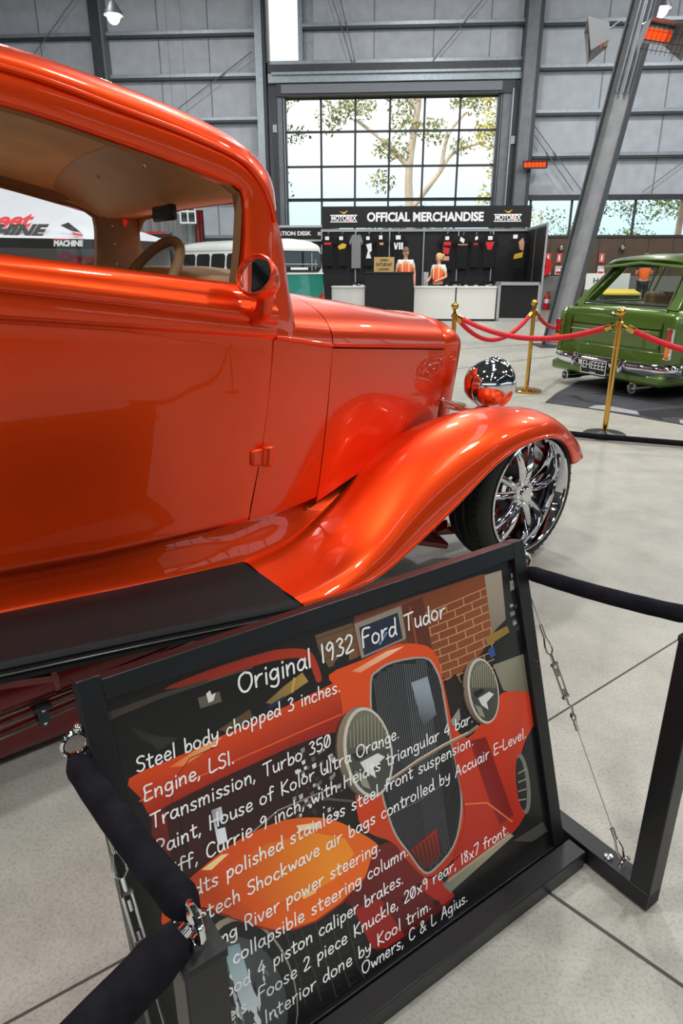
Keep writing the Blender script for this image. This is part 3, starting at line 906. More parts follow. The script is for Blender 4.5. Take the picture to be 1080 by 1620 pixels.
# counters
for s0, s1, lb in ((2.1, 3.1, 'white counter unit right of the tall black desk'), (3.12, 4.08, 'white counter unit beside the black-fronted display case'), (.1, .93, 'white counter unit left of the tall black desk')):
    t = SB('counter', lb, 'counter', (s0 + s1) / 2, 4.75, 0, 'white stall counters')
    w = s1 - s0
    g = G(); g.bx(-w / 2 + .01, w / 2 - .01, -.24, .2, .05, .765); g.build('body', 'white_lam', t, bevel=.004)
    g = G(); g.bx(-w / 2, w / 2, -.26, .22, .765, .80); g.build('counter_top', 'white_lam', t, bevel=.004)
    g = G(); g.bx(-w / 2 + .03, w / 2 - .03, -.21, .18, 0, .05); g.build('plinth', 'steel_dark', t, smooth=0)
t = SB('display_case', 'display case with black front in a white frame at the right end of the counters', 'display case', 4.60, 4.8)
g = G(); g.bx(-.46, .46, -.20, .25, .08, .84); g.build('body', 'charcoal', t, smooth=0)
g = G()
g.bx(-.5, -.44, -.24, -.19, 0, .9).bx(.44, .5, -.24, -.19, 0, .9).bx(-.5, .5, -.24, -.19, .83, .9).bx(-.5, .5, -.24, -.19, 0, .07)
g.bx(-.5, .5, -.19, .26, .84, .9).bx(-.5, -.46, -.19, .26, 0, .84).bx(.46, .5, -.19, .26, 0, .84)
g.build('frame', 'alu', t, bevel=.004)
t = SB('front_desk', 'tall black desk in front of the person in the white shirt', 'desk', 1.5, 5.05)
g = G(); g.bx(-.56, .56, -.25, .25, 0, 1.09); g.build('body', 'charcoal', t, bevel=.006)
g = G(); g.bx(-.58, .58, -.27, .27, 1.09, 1.13); g.build('desk_top', 'black_satin', t, bevel=.005)
t = SB('cardboard_sign', 'handwritten cardboard sign standing on the tall black desk', 'sign', 1.37, 5.1, 1.13)
g = G(); g.prism([(-.24, 0, 0), (.24, 0, 0), (.24, .06, .33), (-.24, .06, .33)], (0, .008, 0)); g.build('card', 'cardboard', t, smooth=0)
for txt, z, sz, w in (('OPEN', .26, .07, .2), ('SATURDAY', .165, .10, .38), ('and SUNDAY', .06, .055, .26)):
    o = text_obj('lettering', txt, sz, 'black_print', t, (.0, -.004 + z * .18, z), (R(79.7), 0, 0), bold=.001, width=w)
# folding tables with folded stock behind the counter
for s, d, lb in ((.9, 3.0, 'low stock table behind the counter at the left'), (3.1, 3.0, 'low stock table behind the blonde person'), (4.2, 2.95, 'low stock table at the right end of the stall')):
    t = SB('stock_table', lb, 'table', s, d, 0, 'stock tables in the stall')
    g = G(); g.bx(-.5, .5, -.3, .3, .70, .73); g.build('table_top', 'charcoal', t, bevel=.004)
    g = G(); g.bx(-.49, .49, -.29, -.28, .15, .70); g.build('cloth', 'black_cloth', t, smooth=0)
    for x in (-.46, .46):
        for y in (-.26, .26):
            g = G(); g.bx(x - .02, x + .02, y - .02, y + .02, 0, .70); g.build('leg', 'steel_dark', t, smooth=0)
def cap(s, d, z, rz, lb):
    t = thing('cap', lb, 'cap', W(s, d, z), R(rz), 'caps on the stock tables')
    g = G(); g.lathe([(.095, 0), (.093, .04), (.075, .085), (.03, .11), (.001, .115)], n=16); g.build('crown', 'black_cloth', t)
    g = G(); g.prism([(-.075, -.06, .005), (-.07, -.12, 0), (0, -.17, -.002), (.07, -.12, 0), (.075, -.06, .005)], (0, 0, .006)); g.build('peak', 'black_cloth', t)
    g = G(); g.bx(-.045, .045, -.098, -.09, .03, .06); g.build('badge', 'white_print', t, smooth=0)
cp = 0
for s0, s1, n, lb in ((.55, 1.25, 4, 'black cap with a white badge on the left stock table'), (2.75, 3.55, 4, 'black cap with a white badge on the table behind the blonde person'), (3.8, 4.6, 4, 'black cap with a white badge on the table at the right end')):
    for i in range(n):
        cap(s0 + (s1 - s0) * i / (n - 1), 3.05, .73, -4 + rng.uniform(-25, 25), lb)
def bundle(s, d, z, lb):
    t = thing('folded_shirts', lb, 'shirts', W(s, d, z), R(-4), 'folded stock on the tables')
    g = G()
    for i in range(4): g.box((rng.uniform(-.01, .01), 0, .02 + .038 * i), (.26, .3, .034))
    g.build('stack', 'black_cloth', t, bevel=.008)
    g = G(); g.bx(-.1, .1, -.156, -.15, .05, .075); g.build('price_card', 'white_print', t, smooth=0)
bundle(.75, 2.78, .73, 'folded black shirts on the left stock table'); bundle(3.3, 2.8, .73, 'folded black shirts with a white card behind the blonde person')
bundle(4.15, 2.8, .73, 'folded black shirts on the table at the right end of the stall')

# hanging T-shirts
def tee(s, z, w, h, mtl, lb, motif):
    t = thing('t_shirt', lb, 'shirt', W(s, 2.60, z), R(-4), 'shirts hanging on the stall wall')
    hw = w / 2
    out = [(-hw * .28, 0), (-hw * .62, -.02), (-hw * 1.06, -h * .25), (-hw * .82, -h * .32), (-hw * .66, -h * .22), (-hw * .68, -h), (hw * .68, -h), (hw * .66, -h * .22), (hw * .82, -h * .32), (hw * 1.06, -h * .25), (hw * .62, -.02), (hw * .28, 0), (0, -h * .05)]
    g = G(); g.prism([(x, 0, z) for x, z in out], (0, .02, 0)); g.build('cloth', mtl, t, bevel=.006)
    g = G()
    for m in motif:
        if m[0] == 'r': g.mat(m[5]).bx(m[1] * w, m[2] * w, -.008, -.002, -m[3] * h, -m[4] * h)
        elif m[0] == 'p': g.mat(m[2]).prism([(x * w, -.002, -y * h) for x, y in m[1]], (0, -.006, 0))
    if motif: g.build('printed_motif', ['white_print', 'red_print', 'gold_print', 'skin'], t, smooth=0)
    g = G(); g.tube([(0, .01, .0), (0, .01, .05), (.02, .01, .07), (.03, .01, .05)], .005, 6); g.build('hanger', 'alu', t)
tag_ = ('r', -.2, .06, .05, .16, 0)
tee(-.18, 2.05, .40, .8, 'black_cloth', 'black T-shirt with a red and white print at the left end of the stall wall', [tag_, ('r', -.3, .2, .24, .31, 1)])
tee(.20, 2.05, .40, .8, 'black_cloth', 'black T-shirt with a gold print left of the grey singlet', [tag_, ('p', [(-.3, .36), (0, .26), (.3, .3), (.2, .42), (-.2, .46)], 2)])
tee(.58, 2.06, .38, .86, 'grey_cloth', 'grey singlet among the black shirts on the stall wall', [])
tee(.92, 2.05, .36, .8, 'black_cloth', 'black T-shirt with a long white print right of the grey singlet', [tag_, ('p', [(-.2, .3), (.2, .26), (.24, .5), (.06, .56), (.2, .74), (-.2, .74), (-.05, .5)], 0)])
tee(1.25, 2.05, .36, .82, 'black_cloth', 'black T-shirt with a white tag and small pale print above the cardboard sign', [('r', -.16, .1, .02, .14, 0), ('p', [(-.1, .24), (.2, .24), (.15, .32), (-.12, .3)], 3)])
tee(1.72, 2.06, .46, .86, 'black_cloth', 'black T-shirt with three white letters left of the white-shirted person', [('r', -.16, .12, .03, .15, 0), ('p', [(-.27, .24), (-.2, .24), (-.14, .34), (-.08, .24), (0, .24), (-.1, .44), (-.2, .44)], 0), ('r', .02, .12, .24, .44, 0), ('r', .15, .27, .24, .44, 0)])
tee(3.02, 2.05, .46, .9, 'black_cloth', 'black T-shirt with a tall red print right of the white-shirted person', [('r', -.12, .1, .05, .15, 0), ('r', -.2, .22, .2, .30, 1), ('p', [(-.22, .34), (.18, .38), (.1, .56), (-.2, .5)], 1), ('r', -.16, .16, .6, .72, 3)])
tee(3.44, 2.03, .44, .84, 'black_cloth', 'black T-shirt with a tilted white tag above the blonde person', [('p', [(-.16, .04), (.1, .12), (.04, .24), (-.2, .16)], 0), ('r', -.3, .3, .26, .29, 3)])
tee(3.78, 2.03, .34, .8, 'black_cloth', 'black T-shirt with a small white tag left of the short stall post', [('p', [(-.1, .06), (.14, .02), (.16, .12), (-.06, .16)], 0), ('r', -.16, .16, .24, .3, 1)])
tee(4.15, 2.05, .46, .84, 'black_cloth', 'black T-shirt with a red and white print in the middle right of the stall wall', [('r', -.12, .14, .05, .16, 0), ('p', [(-.24, .22), (.26, .22), (.1, .46), (-.12, .44)], 1)])
o = SB('t_shirt', 'black T-shirt with a figure print hanging on the side return', 'shirt', 4.84, 3.1, 2.05, 'shirts hanging on the stall wall', rz=-4)
g = G(); g.prism([(x, 0, z) for x, z in [(-.07, 0), (-.17, -.02), (-.24, -.2), (-.18, -.25), (-.16, -.2), (-.17, -.86), (.17, -.86), (.16, -.2), (.18, -.25), (.24, -.2), (.17, -.02), (.07, 0)]], (0, .02, 0)); g.build('cloth', 'black_cloth', o, bevel=.005)
g = G(); g.mat(0).bx(-.17, -.06, -.008, -.002, -.12, -.03); g.mat(3).prism([(-.02, -.004, -.2), (.08, -.004, -.1), (.13, -.004, -.22), (.12, -.004, -.42), (.02, -.004, -.38)], (0, -.005, 0)); g.mat(2).prism([(-.1, -.004, -.5), (.12, -.004, -.44), (.1, -.004, -.58), (-.12, -.004, -.62)], (0, -.005, 0))
g.build('printed_motif', ['white_print', 'red_print', 'gold_print', 'skin'], o, smooth=0)
t = SB('display_stand', 'upright grey panel leaning behind the counter between the two staff', 'panel', 2.42, 4.1); g = G(); g.bx(-.06, .06, 0, .02, 0, 1.12); g.build('panel', 'alu', t, smooth=0)

# information desk at the left, behind the white and teal van
t = SB('desk_booth', 'aluminium framed booth with a black DESK fascia behind the van', 'booth', -1.22, 1.3)
for x in (-1.25, 1.05, 1.22):
    for y in (-.02, -.9 if x > 1.1 else -.03):
        g = G(); g.tube([(x, y, 0), (x, y, 2.36)], .028, 10); g.build('post', 'alu', t)
g = G(); g.bx(-1.25, 1.1, -.03, .02, 1.98, 2.3); fa = g.build('fascia', 'black_print', t, smooth=0)
g = G(); g.bx(-1.27, 1.12, -.05, -.02, 2.3, 2.36).bx(-1.27, 1.12, -.05, -.02, 1.93, 1.98).bx(1.05, 1.25, -.9, 0, 2.3, 2.36).bx(1.05, 1.25, -.9, 0, 1.93, 1.98); g.build('rail', 'alu', t, smooth=0)
g = G()
for z in (2.06, 2.15, 2.24): g.bx(1.1, 1.22, -.9, -.05, z, z + .02)
g.build('slat', 'alu', t, smooth=0)
text_obj('lettering', 'INFORMATION DESK', .15, 'white_print', fa, (-.36, -.034, 2.14), (R(90), 0, 0), bold=.005, width=1.58)
g = G(); g.bx(.62, 1.0, -.036, -.03, 2.09, 2.10).bx(.62, 1.0, -.036, -.03, 2.17, 2.18); el = g.build('emblem', 'white_print', fa, smooth=0)
text_obj('emblem_lettering', 'MOTOREX', .09, 'white_print', el, (.81, -.038, 2.135), (R(90), 0, 0), bold=.003, width=.36)
g = G(); g.bx(-1.25, 1.05, .0, .02, .05, 1.95); g.build('back_panel', 'charcoal', t, smooth=0)

# safety equipment on the brown wall
def ext_sign(s, lb, lb2):
    t = SB('fire_sign', lb, 'sign', s, .03, 1.49, 'fire signs on the brown wall')
    g = G(); g.bx(-.075, .075, -.012, 0, -.13, .13); b = g.build('plate', 'fire_red', t, smooth=0)
    g = G(); g.bx(-.065, .065, -.014, -.012, -.12, -.115).bx(-.065, .065, -.014, -.012, .115, .12).bx(-.065, -.06, -.014, -.012, -.12, .12).bx(.06, .065, -.014, -.012, -.12, .12)
    g.prism([(-.02, -.013, .09), (.02, -.013, .09), (.03, -.013, -.02), (.02, -.013, -.09), (-.02, -.013, -.09), (-.03, -.013, -.02)], (0, -.003, 0)); g.build('symbol', 'white_print', b, smooth=0)
    t2 = SB('notice', lb2, 'notice', s + .02, .03, 1.14, 'notices on the brown wall')
    g = G(); g.bx(-.1, .1, -.012, 0, -.12, .12); b = g.build('plate', 'white_print', t2, smooth=0)
    g = G(); g.bx(-.08, .08, -.014, -.012, -.1, -.03); g.lathe([(.075, -.0135), (.055, -.0135)], axis='Y', n=20, o=(0, 0, .02), a0=0, a1=math.pi); g.build('symbol', 'fire_red', b, smooth=0)
ext_sign(6.27, 'red fire sign at the left of the pair left of the raked column', 'white and red notice under the leftmost red fire sign')
ext_sign(6.60, 'red fire sign at the right of the pair left of the raked column', 'white and red notice under the fire sign nearest the raked column on its left')
ext_sign(7.86, 'red fire sign at the brown wall right of the raked column', 'white and red notice above the white board behind the green wagon')
t = SB('hose_reel', 'orange fire hose reel on the wall beside the stall', 'hose reel', 6.10, .2, 1.24)
g = G(); g.lathe([(.08, -.1), (.26, -.1), (.27, -.06), (.27, .06), (.26, .1), (.08, .1), (.08, -.1)], axis='Y', n=28); g.build('reel', 'fire_red', t)
g = G(); g.tube([(0, .1, 0), (0, .18, 0)], .04, 8); g.build('bracket', 'steel_dark', t)
for s, lb in ((6.30, 'red fire extinguisher on the floor under the left fire sign'),):
    t = SB('fire_extinguisher', lb, 'extinguisher', s, .3, 0)
    g = G(); g.lathe([(.001, 0), (.075, 0), (.08, .02), (.08, .38), (.06, .43), (.025, .46), (.02, .50), (.001, .5)], n=20); g.build('cylinder', 'fire_red', t)
    g = G(); g.box((0, -.02, .52), (.03, .14, .02)); g.tube([(0, 0, .5), (.08, 0, .5), (.1, 0, .3)], .01, 6); g.build('valve', 'black_rubber', t)
    g = G(); g.lathe([(.0815, .2), (.0815, .32)], n=20, a0=math.pi * 1.2, a1=math.pi * 1.8); g.build('label_sticker', 'white_print', t)
def bin_(loc, rz, lid, lb):
    t = thing('wheelie_bin', lb, 'bin', loc, R(rz))
    g = G(); P = []
    for z, w, d in ((.06, .2, .24), (.85, .27, .33), (.9, .28, .34)):
        P.append([(-w, -d, z), (w, -d, z), (w, d, z), (-w, d, z)])
    g.grid(P, close_v=True); g.poly(P[0]); g.build('tub', 'bin_green', t, bevel=.01)
    g = G(); g.prism([(-.29, -.36, .9), (.29, -.36, .9), (.29, .36, .97), (-.29, .36, .97)], (0, 0, .05)); g.build('lid', lid, t, bevel=.012)
    for x in (-.2, .2):
        g = G(); g.lathe([(.02, x - .03), (.1, x - .03), (.1, x + .03), (.02, x + .03)], axis='X', n=16, o=(0, .3, .1)); g.build('wheel', 'black_rubber', t)
    return t
bin_(W(6.85, 1.0), -4, 'fire_red', 'dark wheelie bin with a red lid left of the raked column')
bin_((5.36, 13.5, 0), -10, 'yellow_lid', 'dark wheelie bin with a yellow lid behind the green wagon').scale = (1.15, .82, .82)
t = thing('name_board', 'white board with one short black word above the yellow bin lid', 'sign', (5.36, 14.2, 0), R(-6))
g = G(); g.bx(-.41, .44, 0, .03, .81, 1.12); b = g.build('board', 'white_print', t, smooth=0)
for x in (-.35, .38):
    g = G(); g.bx(x - .02, x + .02, .03, .06, 0, 1.1); g.build('leg', 'alu', t, smooth=0)
text_obj('lettering', 'Harry', .15, 'black_print', b, (-.10, -.003, .975), (R(90), 0, 0), bold=.002, width=.34)
t = thing('red_banner', 'red banner panel on grey legs seen through the wagon glass', 'banner', (7.0, 13.4, 0), R(-12))
g = G(); g.bx(-.5, 1.0, 0, .02, .85, 1.0); g.build('banner', 'fire_red', t, smooth=0)
for x in (-.48, .98):
    g = G(); g.tube([(x, .03, 0), (x, .03, 1.05)], .02, 8); g.build('leg', 'alu', t)
for i, (s, z) in enumerate(((6.62, 1.78), (8.42, 1.78))):
    t = SB('wall_bell', ('round alarm bell on the brown wall left of the raked column', 'round alarm bell on the brown wall above the wagon roof')[i], 'bell', s, .1, z)
    g = G(); g.lathe([(.001, -.06), (.06, -.05), (.085, 0), (.09, .02), (.001, .02)], axis='Y', n=20); g.build('gong', 'chrome_soft', t)
    g = G(); g.bx(-.05, .05, .02, .1, -.05, .05); g.build('backbox', 'steel_dark', t, smooth=0)

# ------------------------------------------------------------------ white and teal van behind the orange car
van = thing('van', 'white over teal vintage van parked in front of the stall, rear towards us', 'van', (-.95, 15.78, 0), R(90 + 42.5))
# local: x away from us along the van, y to its left (picture left), z up
def van_sec(x, zlo, zhi, n=24):
    """half width of the van body at height z, station x"""
    return None
VX = [0.0, .05, .16, .4, 1.0, 2.2, 3.4, 3.95, 4.15, 4.24]
VS = [.80, .88, .95, .985, 1.0, 1.0, 1.0, .96, .90, .80]    # plan scale at each station
VZ = [0.0, .0, .0, .0, 0, 0, 0, 0, 0, 0]
def van_ring(x, sc, prof):
    return [(x, y * sc, z) for y, z in prof]
low = [(.80, .30), (.84, .36), (.86, .5), (.865, .8), (.86, 1.04), (.85, 1.09)]
up = [(.85, 1.10), (.825, 1.3), (.79, 1.52), (.77, 1.58), (.765, 1.60)]
rf = [(.775, 1.60), (.77, 1.66), (.70, 1.74), (.5, 1.81), (.25, 1.84), (0, 1.85)]
def van_part(name, prof, m, capends=True):
    g = G(); L = []
    for x, sc in zip(VX, VS):
        dz = 0
        L.append([(x - (.10 * max(0, (1.0 - z)) if x < .1 else 0), y * sc, z - (.14 * (1 - sc) / .2 * max(0, z - 1.6) / .25 if z > 1.6 else 0)) for y, z in prof])
    A = np.array(L); B = A.copy(); B[:, :, 1] *= -1
    g.grid(A); g.grid(B)
    for e in (0, -1):
        g.grid([A[e], B[e]])
    return g.build(name, m, van, smooth=50)
van_part('lower_body', low, 'teal'); van_part('upper_body', up, 'white_paint'); van_part('roof', rf, 'white_paint')
g = G()
for x, sc in zip(VX, VS): pass
P = [(x, .868 * sc, 1.095) for x, sc in zip(VX, VS)]
g.tube(P, .014, 6); g.tube([(x, -y, z) for x, y, z in P], .014, 6); g.tube([(-.012, -.7, 1.095), (-.012, .7, 1.095)], .014, 6); g.build('belt_trim', 'white_paint', van)
def pane(p, m='dark_gap'):
    return p
def van_window(nm, pts, off, frame=True):
    g = G(); g.prism(pts, off); w = g.build('window', 'dark_gap', van, smooth=0)
    g = G(); c = [tuple(Vector(p) + Vector(off) * 1.0) for p in pts]
    g.tube(c, .012, 6, closed=True); g.build('seal', 'black_rubber', w)
    g = G(); q = [tuple(Vector(p) + Vector(off) * 1.3) for p in pts]; g.prism(q, tuple(Vector(off) * .3)); g.build('pane', 'glass', w, smooth=0)
    return w
def yside(z): return np.interp(z, [1.10, 1.3, 1.52], [.85, .825, .79])
def rpts(a0, a1, z0, z1, r=.05):
    return [(a0 + r, z0), (a1 - r, z0), (a1, z0 + r), (a1, z1 - r), (a1 - r, z1), (a0 + r, z1), (a0, z1 - r), (a0, z0 + r)]
xs = .62
for i, (x0, x1) in enumerate(((.45, .98), (1.07, 1.62), (1.72, 2.28), (2.38, 2.94), (3.04, 3.55))):
    for sd in (1, -1):
        w = van_window('w', [(x, sd * (yside(z) - .002), z) for x, z in rpts(x0, x1, 1.20, 1.52)], (0, sd * .008, 0))
for sd in (1, -1):   # corner windows
    w = van_window('w', [(.03, sd * .70, 1.2), (.05, sd * .70, 1.52), (.17, sd * .752, 1.52), (.155, sd * .79, 1.2)], (-.012, sd * .010, 0))
rw = van_window('w', [(-.002 + (0 if z > 1.2 else 0), y, z) for y, z in rpts(-.64, .64, 1.14, 1.565, .08)], (-.010, 0, 0))
g = G(); g.tube([(-.022, -.54, 1.30), (-.022, .54, 1.30)], .008, 6); g.tube([(-.022, -.36, 1.16), (-.022, -.36, 1.54)], .012, 6); g.tube([(-.022, -.47, 1.18), (-.022, -.47, 1.4)], .010, 6); g.build('rail', 'alu', rw)
g = G(); g.bx(-.02, -.018, -.25, .25, 1.18, 1.23); g.build('sticker', 'white_print', rw, smooth=0)
for sx in (-1, 1):
    g = G(); g.lathe([(.001, -.03), (.05, -.02), (.055, .02)], axis='X', n=16, o=(-.05, sx * .62, .62)); g.build('tail_lamp', 'lamp_red', van)
g = G(); g.bx(-.16, -.08, -.82, .82, .36, .46); g.build('bumper', 'white_paint', van, bevel=.02)
for x in (.95, 3.35):
    for sd in (1, -1):
        g = G(); g.lathe([(.06, .56), (.3, .58), (.33, .62), (.33, .74), (.3, .77), (.2, .77), (.19, .74), (.05, .75), (.001, .77)], axis='Y', n=24)
        if sd < 0: g.v = [(a, -b, c) for a, b, c in g.v]
        g.v = [(a + x, b, c + .33) for a, b, c in g.v]; g.build('wheel', 'black_rubber', van)

# ------------------------------------------------------------------ green station wagon, rear towards us
wag = thing('station_wagon', 'olive green station wagon seen from behind on a dark carpet', 'car', (2.83, 7.14, .008), R(90 - 66.5))
# local: x forward (away), y left, z up.  cross sections along x
def wrow(x, hw, zb, zt, tum):
    """half section from the bottom centre, up the side to the belt"""
    return [(x, 0, zb), (x, hw * .80, zb), (x, hw * .94, zb + .05), (x, hw * .99, zb + .2), (x, hw, zb + .36), (x, hw * .985, zt - .10), (x, hw * .955, zt - .025), (x, hw * .88, zt), (x, hw * .6, zt + .012), (x, 0, zt + .02)]
WX = [(.0, .755, .17, .80), (.02, .79, .15, .825), (.10, .815, .13, .845), (.35, .835, .12, .86), (1.1, .85, .11, .86), (2.2, .855, .11, .85), (3.0, .85, .11, .84), (3.9, .83, .13, .80), (4.35, .79, .16, .76), (4.45, .74, .2, .72)]
A = np.array([wrow(x, hw, zb, zt, 0) for x, hw, zb, zt in WX]); B = A.copy(); B[:, :, 1] *= -1
g = G(); g.grid(A); g.grid(B, flip=True); g.grid([A[0], B[0]]); g.grid([A[-1], B[-1]])
g.build('body', 'green', wag, smooth=38)
# tailgate panels and creases
g = G()
g.prism([(-.012, -.60, .47), (-.012, .60, .47), (-.018, .60, .655), (-.018, -.60, .655)], (.03, 0, 0))
g.prism([(-.016, -.60, .665), (-.016, .60, .665), (.03, .60, .855), (.03, -.60, .855)], (.04, 0, 0))
tg = g.build('tailgate', 'green', wag, bevel=.012)
g = G(); g.tube([(-.022, -.60, .61), (-.026, 0, .612), (-.022, .60, .61)], .007, 6); g.build('moulding', 'chrome', tg)
g = G(); g.tube([(.0, -.06, .80), (-.02, 0, .79), (.0, .06, .80)], .012, 6); g.build('handle', 'chrome', tg)
g = G()
for y in (-.62, .62): g.tube([(.0, y, .44), (-.012, y, .66), (.03, y, .86)], .006, 6)
g.tube([(-.012, -.6, .66), (-.012, .6, .66)], .004, 6)
g.build('shut_line', 'dark_gap', wag)
g = G(); g.prism([(-.03, -.75, .33), (-.03, .75, .33), (-.008, .75, .46), (-.008, -.75, .46)], (.06, 0, 0)); g.build('rear_valance', 'green', wag, bevel=.012)
# upright rear fins with lamps
for sd, nm in ((1, 'l'), (-1, 'r')):
    g = G(); rows = []
    for z, w, x0 in ((.36, .075, -.03), (.5, .078, -.035), (.70, .078, -.02), (.78, .07, .0), (.815, .05, .05)):
        yc = sd * .765
        rows.append([(x0 + .0, yc - w * .5, z), (x0 - .018, yc - w * .25, z), (x0 - .018, yc + w * .25, z), (x0, yc + w * .5, z), (x0 + .3, yc + w * .55, z), (x0 + .3, yc - w * .55, z)])
    g.grid(rows, close_v=True); g.poly(rows[-1]); g.build('fin', 'green', wag, smooth=40, bevel=.004)
    g = G(); g.box((-.055, sd * .765, .62), (.03, .058, .13)); tl = g.build('tail_lamp', 'lamp_red', wag, bevel=.012)
    g = G(); g.box((-.060, sd * .768, .475), (.03, .060, .11)); g.build('indicator', 'lamp_amber', tl, bevel=.012)
    g = G()
    for z in (.412, .69): g.box((-.058, sd * .765, z), (.036, .068, .012))
    g.box((-.058, sd * .765 + sd * .033, .55), (.036, .006, .28)); g.build('surround', 'chrome', tl, bevel=.003)
# greenhouse: pillars, glass, roof
def arc(y): return -.05 * (y / .6) ** 2
for sd in (1, -1):
    g = G(); g.prism([(.06, sd * .70, .845), (.20, sd * .70, .845), (.52, sd * .56, 1.24), (.40, sd * .55, 1.24)], (0, -sd * .14, 0))
    g.build('rear_pillar', 'green', wag, bevel=.012)
g = G(); rows = []
for x, z, w in ((.27, 1.275, .53), (.25, 1.31, .55), (.34, 1.345, .57), (.6, 1.365, .585), (1.5, 1.385, .60), (2.2, 1.37, .59), (2.55, 1.33, .56), (2.62, 1.29, .55)):
    rows.append([(x + .06 * (abs(y)) ** 2, y * w, z - .05 * abs(y) ** 3.0 - (0.02 if abs(y) > .99 else 0)) for y in np.linspace(-1, 1, 21)])
g.grid(rows); g.build('roof', 'green', wag, smooth=50, solid=.03)
g = G(); g.tube([(.27, -.52, 1.235), (.26, 0, 1.28), (.27, .52, 1.235)], .016, 8); g.build('roof_lip', 'green', wag)
g = G(); g.prism([(.11, -.565, .885), (.11, .565, .885), (.39, .46, 1.25), (.39, -.46, 1.25)], (.008, 0, 0)); rg = g.build('rear_glass', 'glass', wag, smooth=0)
g = G(); g.tube([(.105, -.57, .88), (.105, .57, .88), (.39, .465, 1.255), (.39, -.465, 1.255)], .016, 8, closed=True); g.build('seal', 'black_rubber', rg)
g = G(); g.tube([(.095, -.585, .868), (.095, .585, .868), (.385, .48, 1.268), (.385, -.48, 1.268)], .007, 6, closed=True); g.build('bright_trim', 'chrome', rg)
for sd in (1, -1):
    for x0, x1, dx in ((.36, 1.15, .30), (1.22, 1.95, .02), (2.0, 2.6, -.25)):
        g = G(); g.prism([(x0, sd * .72, .87), (x1, sd * .73, .87), (x1 - (.0 if dx >= 0 else .3), sd * .585, 1.24), (x0 + max(dx, 0), sd * .575, 1.24)], (0, -sd * .006, 0)); w = g.build('side_glass', 'glass', wag, smooth=0)
        g = G(); g.tube([(x0, sd * .725, .87), (x1, sd * .735, .87), (x1 - (.0 if dx >= 0 else .3), sd * .59, 1.24), (x0 + max(dx, 0), sd * .58, 1.24)], .014, 6, closed=True); g.build('frame', 'green', w)
g = G(); g.prism([(2.65, -.6, .86), (2.65, .6, .86), (2.35, .5, 1.27), (2.35, -.5, 1.27)], (.006, 0, 0)); g.build('windscreen', 'glass', wag, smooth=0)
for x, z in ((1.0, .98), (1.9, .98)):
    g = G(); g.box((x, 0, z - .25), (.16, 1.1, .5)); g.build('seat', 'tan_dark', wag, bevel=.05, segs=4)
g = G(); g.tube([(2.1, -.36 + .17 * math.cos(a), .88 + .17 * math.sin(a)) for a in np.linspace(0, 2 * math.pi, 20)[:-1]], .012, 6, closed=True); g.build('steering_wheel', 'black_satin', wag)
# bumper in three sections, plate, exhausts, wheels
g = G(); P = []
for y in np.linspace(-1, 1, 25):
    yy = y * .88; x = -.14 + .20 * abs(y) ** 5
    P.append([(x + .05, yy, .36), (x, yy, .352), (x - .025, yy, .315), (x - .02, yy, .265), (x + .01, yy, .235), (x + .05, yy, .23)])
g.grid(P); g.build('bumper', 'chrome', wag, smooth=50, solid=.01)
for y in (-.33, .33):
    g = G(); g.tube([(-.175, y, .235), (-.185, y, .3), (-.15, y, .365)], [.022, .026, .02], 8); g.build('overrider', 'chrome', wag)
g = G(); g.bx(-.1, .25, -.78, .78, .14, .25); g.build('lower_valance', 'green', wag, bevel=.03)
t = G(); t.bx(-.176, -.17, -.145, .215, .175, .325); pl = t.build('number_plate', 'black_print', wag, smooth=0)
text_obj('plate_lettering', 'EHEEEE', .115, 'white_print', pl, (-.179, .035, .262), (R(90), 0, R(-90)), bold=.0, width=.31, depth=.001)
text_obj('plate_small_print', 'VICTORIA', .022, 'white_print', pl, (-.179, .035, .19), (R(90), 0, R(-90)), width=.09, depth=.001)
g = G()
for a, b, c, d in ((-.145, .215, .175, .182), (-.145, .215, .318, .325), (-.145, -.138, .175, .325), (.208, .215, .175, .325)): g.bx(-.179, -.176, a, b, c, d)
g.build('plate_border', 'white_print', pl, smooth=0)
for y in (.50, -.47):
    g = G(); g.lathe([(.028, .5), (.03, .12), (.045, .08), (.05, -.12), (.053, -.13), (.045, -.13), (.042, .0), (.001, .02)], axis='X', n=20, o=(0, y, .10)); g.build('exhaust_tip', 'chrome', wag)
def wheel_geo(par, x, y, rr, w, sd, tire_m='black_rubber', rim_m='chrome_soft'):
    e = bpy.data.objects.new('wheel', None); COL.objects.link(e); e.parent = par; e.location = (x, y, rr)
    g = G(); g.lathe([(rr * .66, -w / 2), (rr * .93, -w / 2), (rr * .99, -w * .38), (rr, 0), (rr * .99, w * .38), (rr * .93, w / 2), (rr * .66, w / 2)], axis='Y', n=36); g.build('tire', tire_m, e)
    g = G(); g.lathe([(rr * .66, w / 2), (rr * .62, w * .42), (rr * .5, w * .3), (rr * .2, w * .36), (.001, w * .4)], axis='Y', n=24)
    if sd < 0: g.v = [(a, -b, c) for a, b, c in g.v]
    g.build('rim', rim_m, e)
    return e
for x in (.98, 3.65):
    for sd in (1, -1): wheel_geo(wag, x, sd * .68, .30, .2, sd)

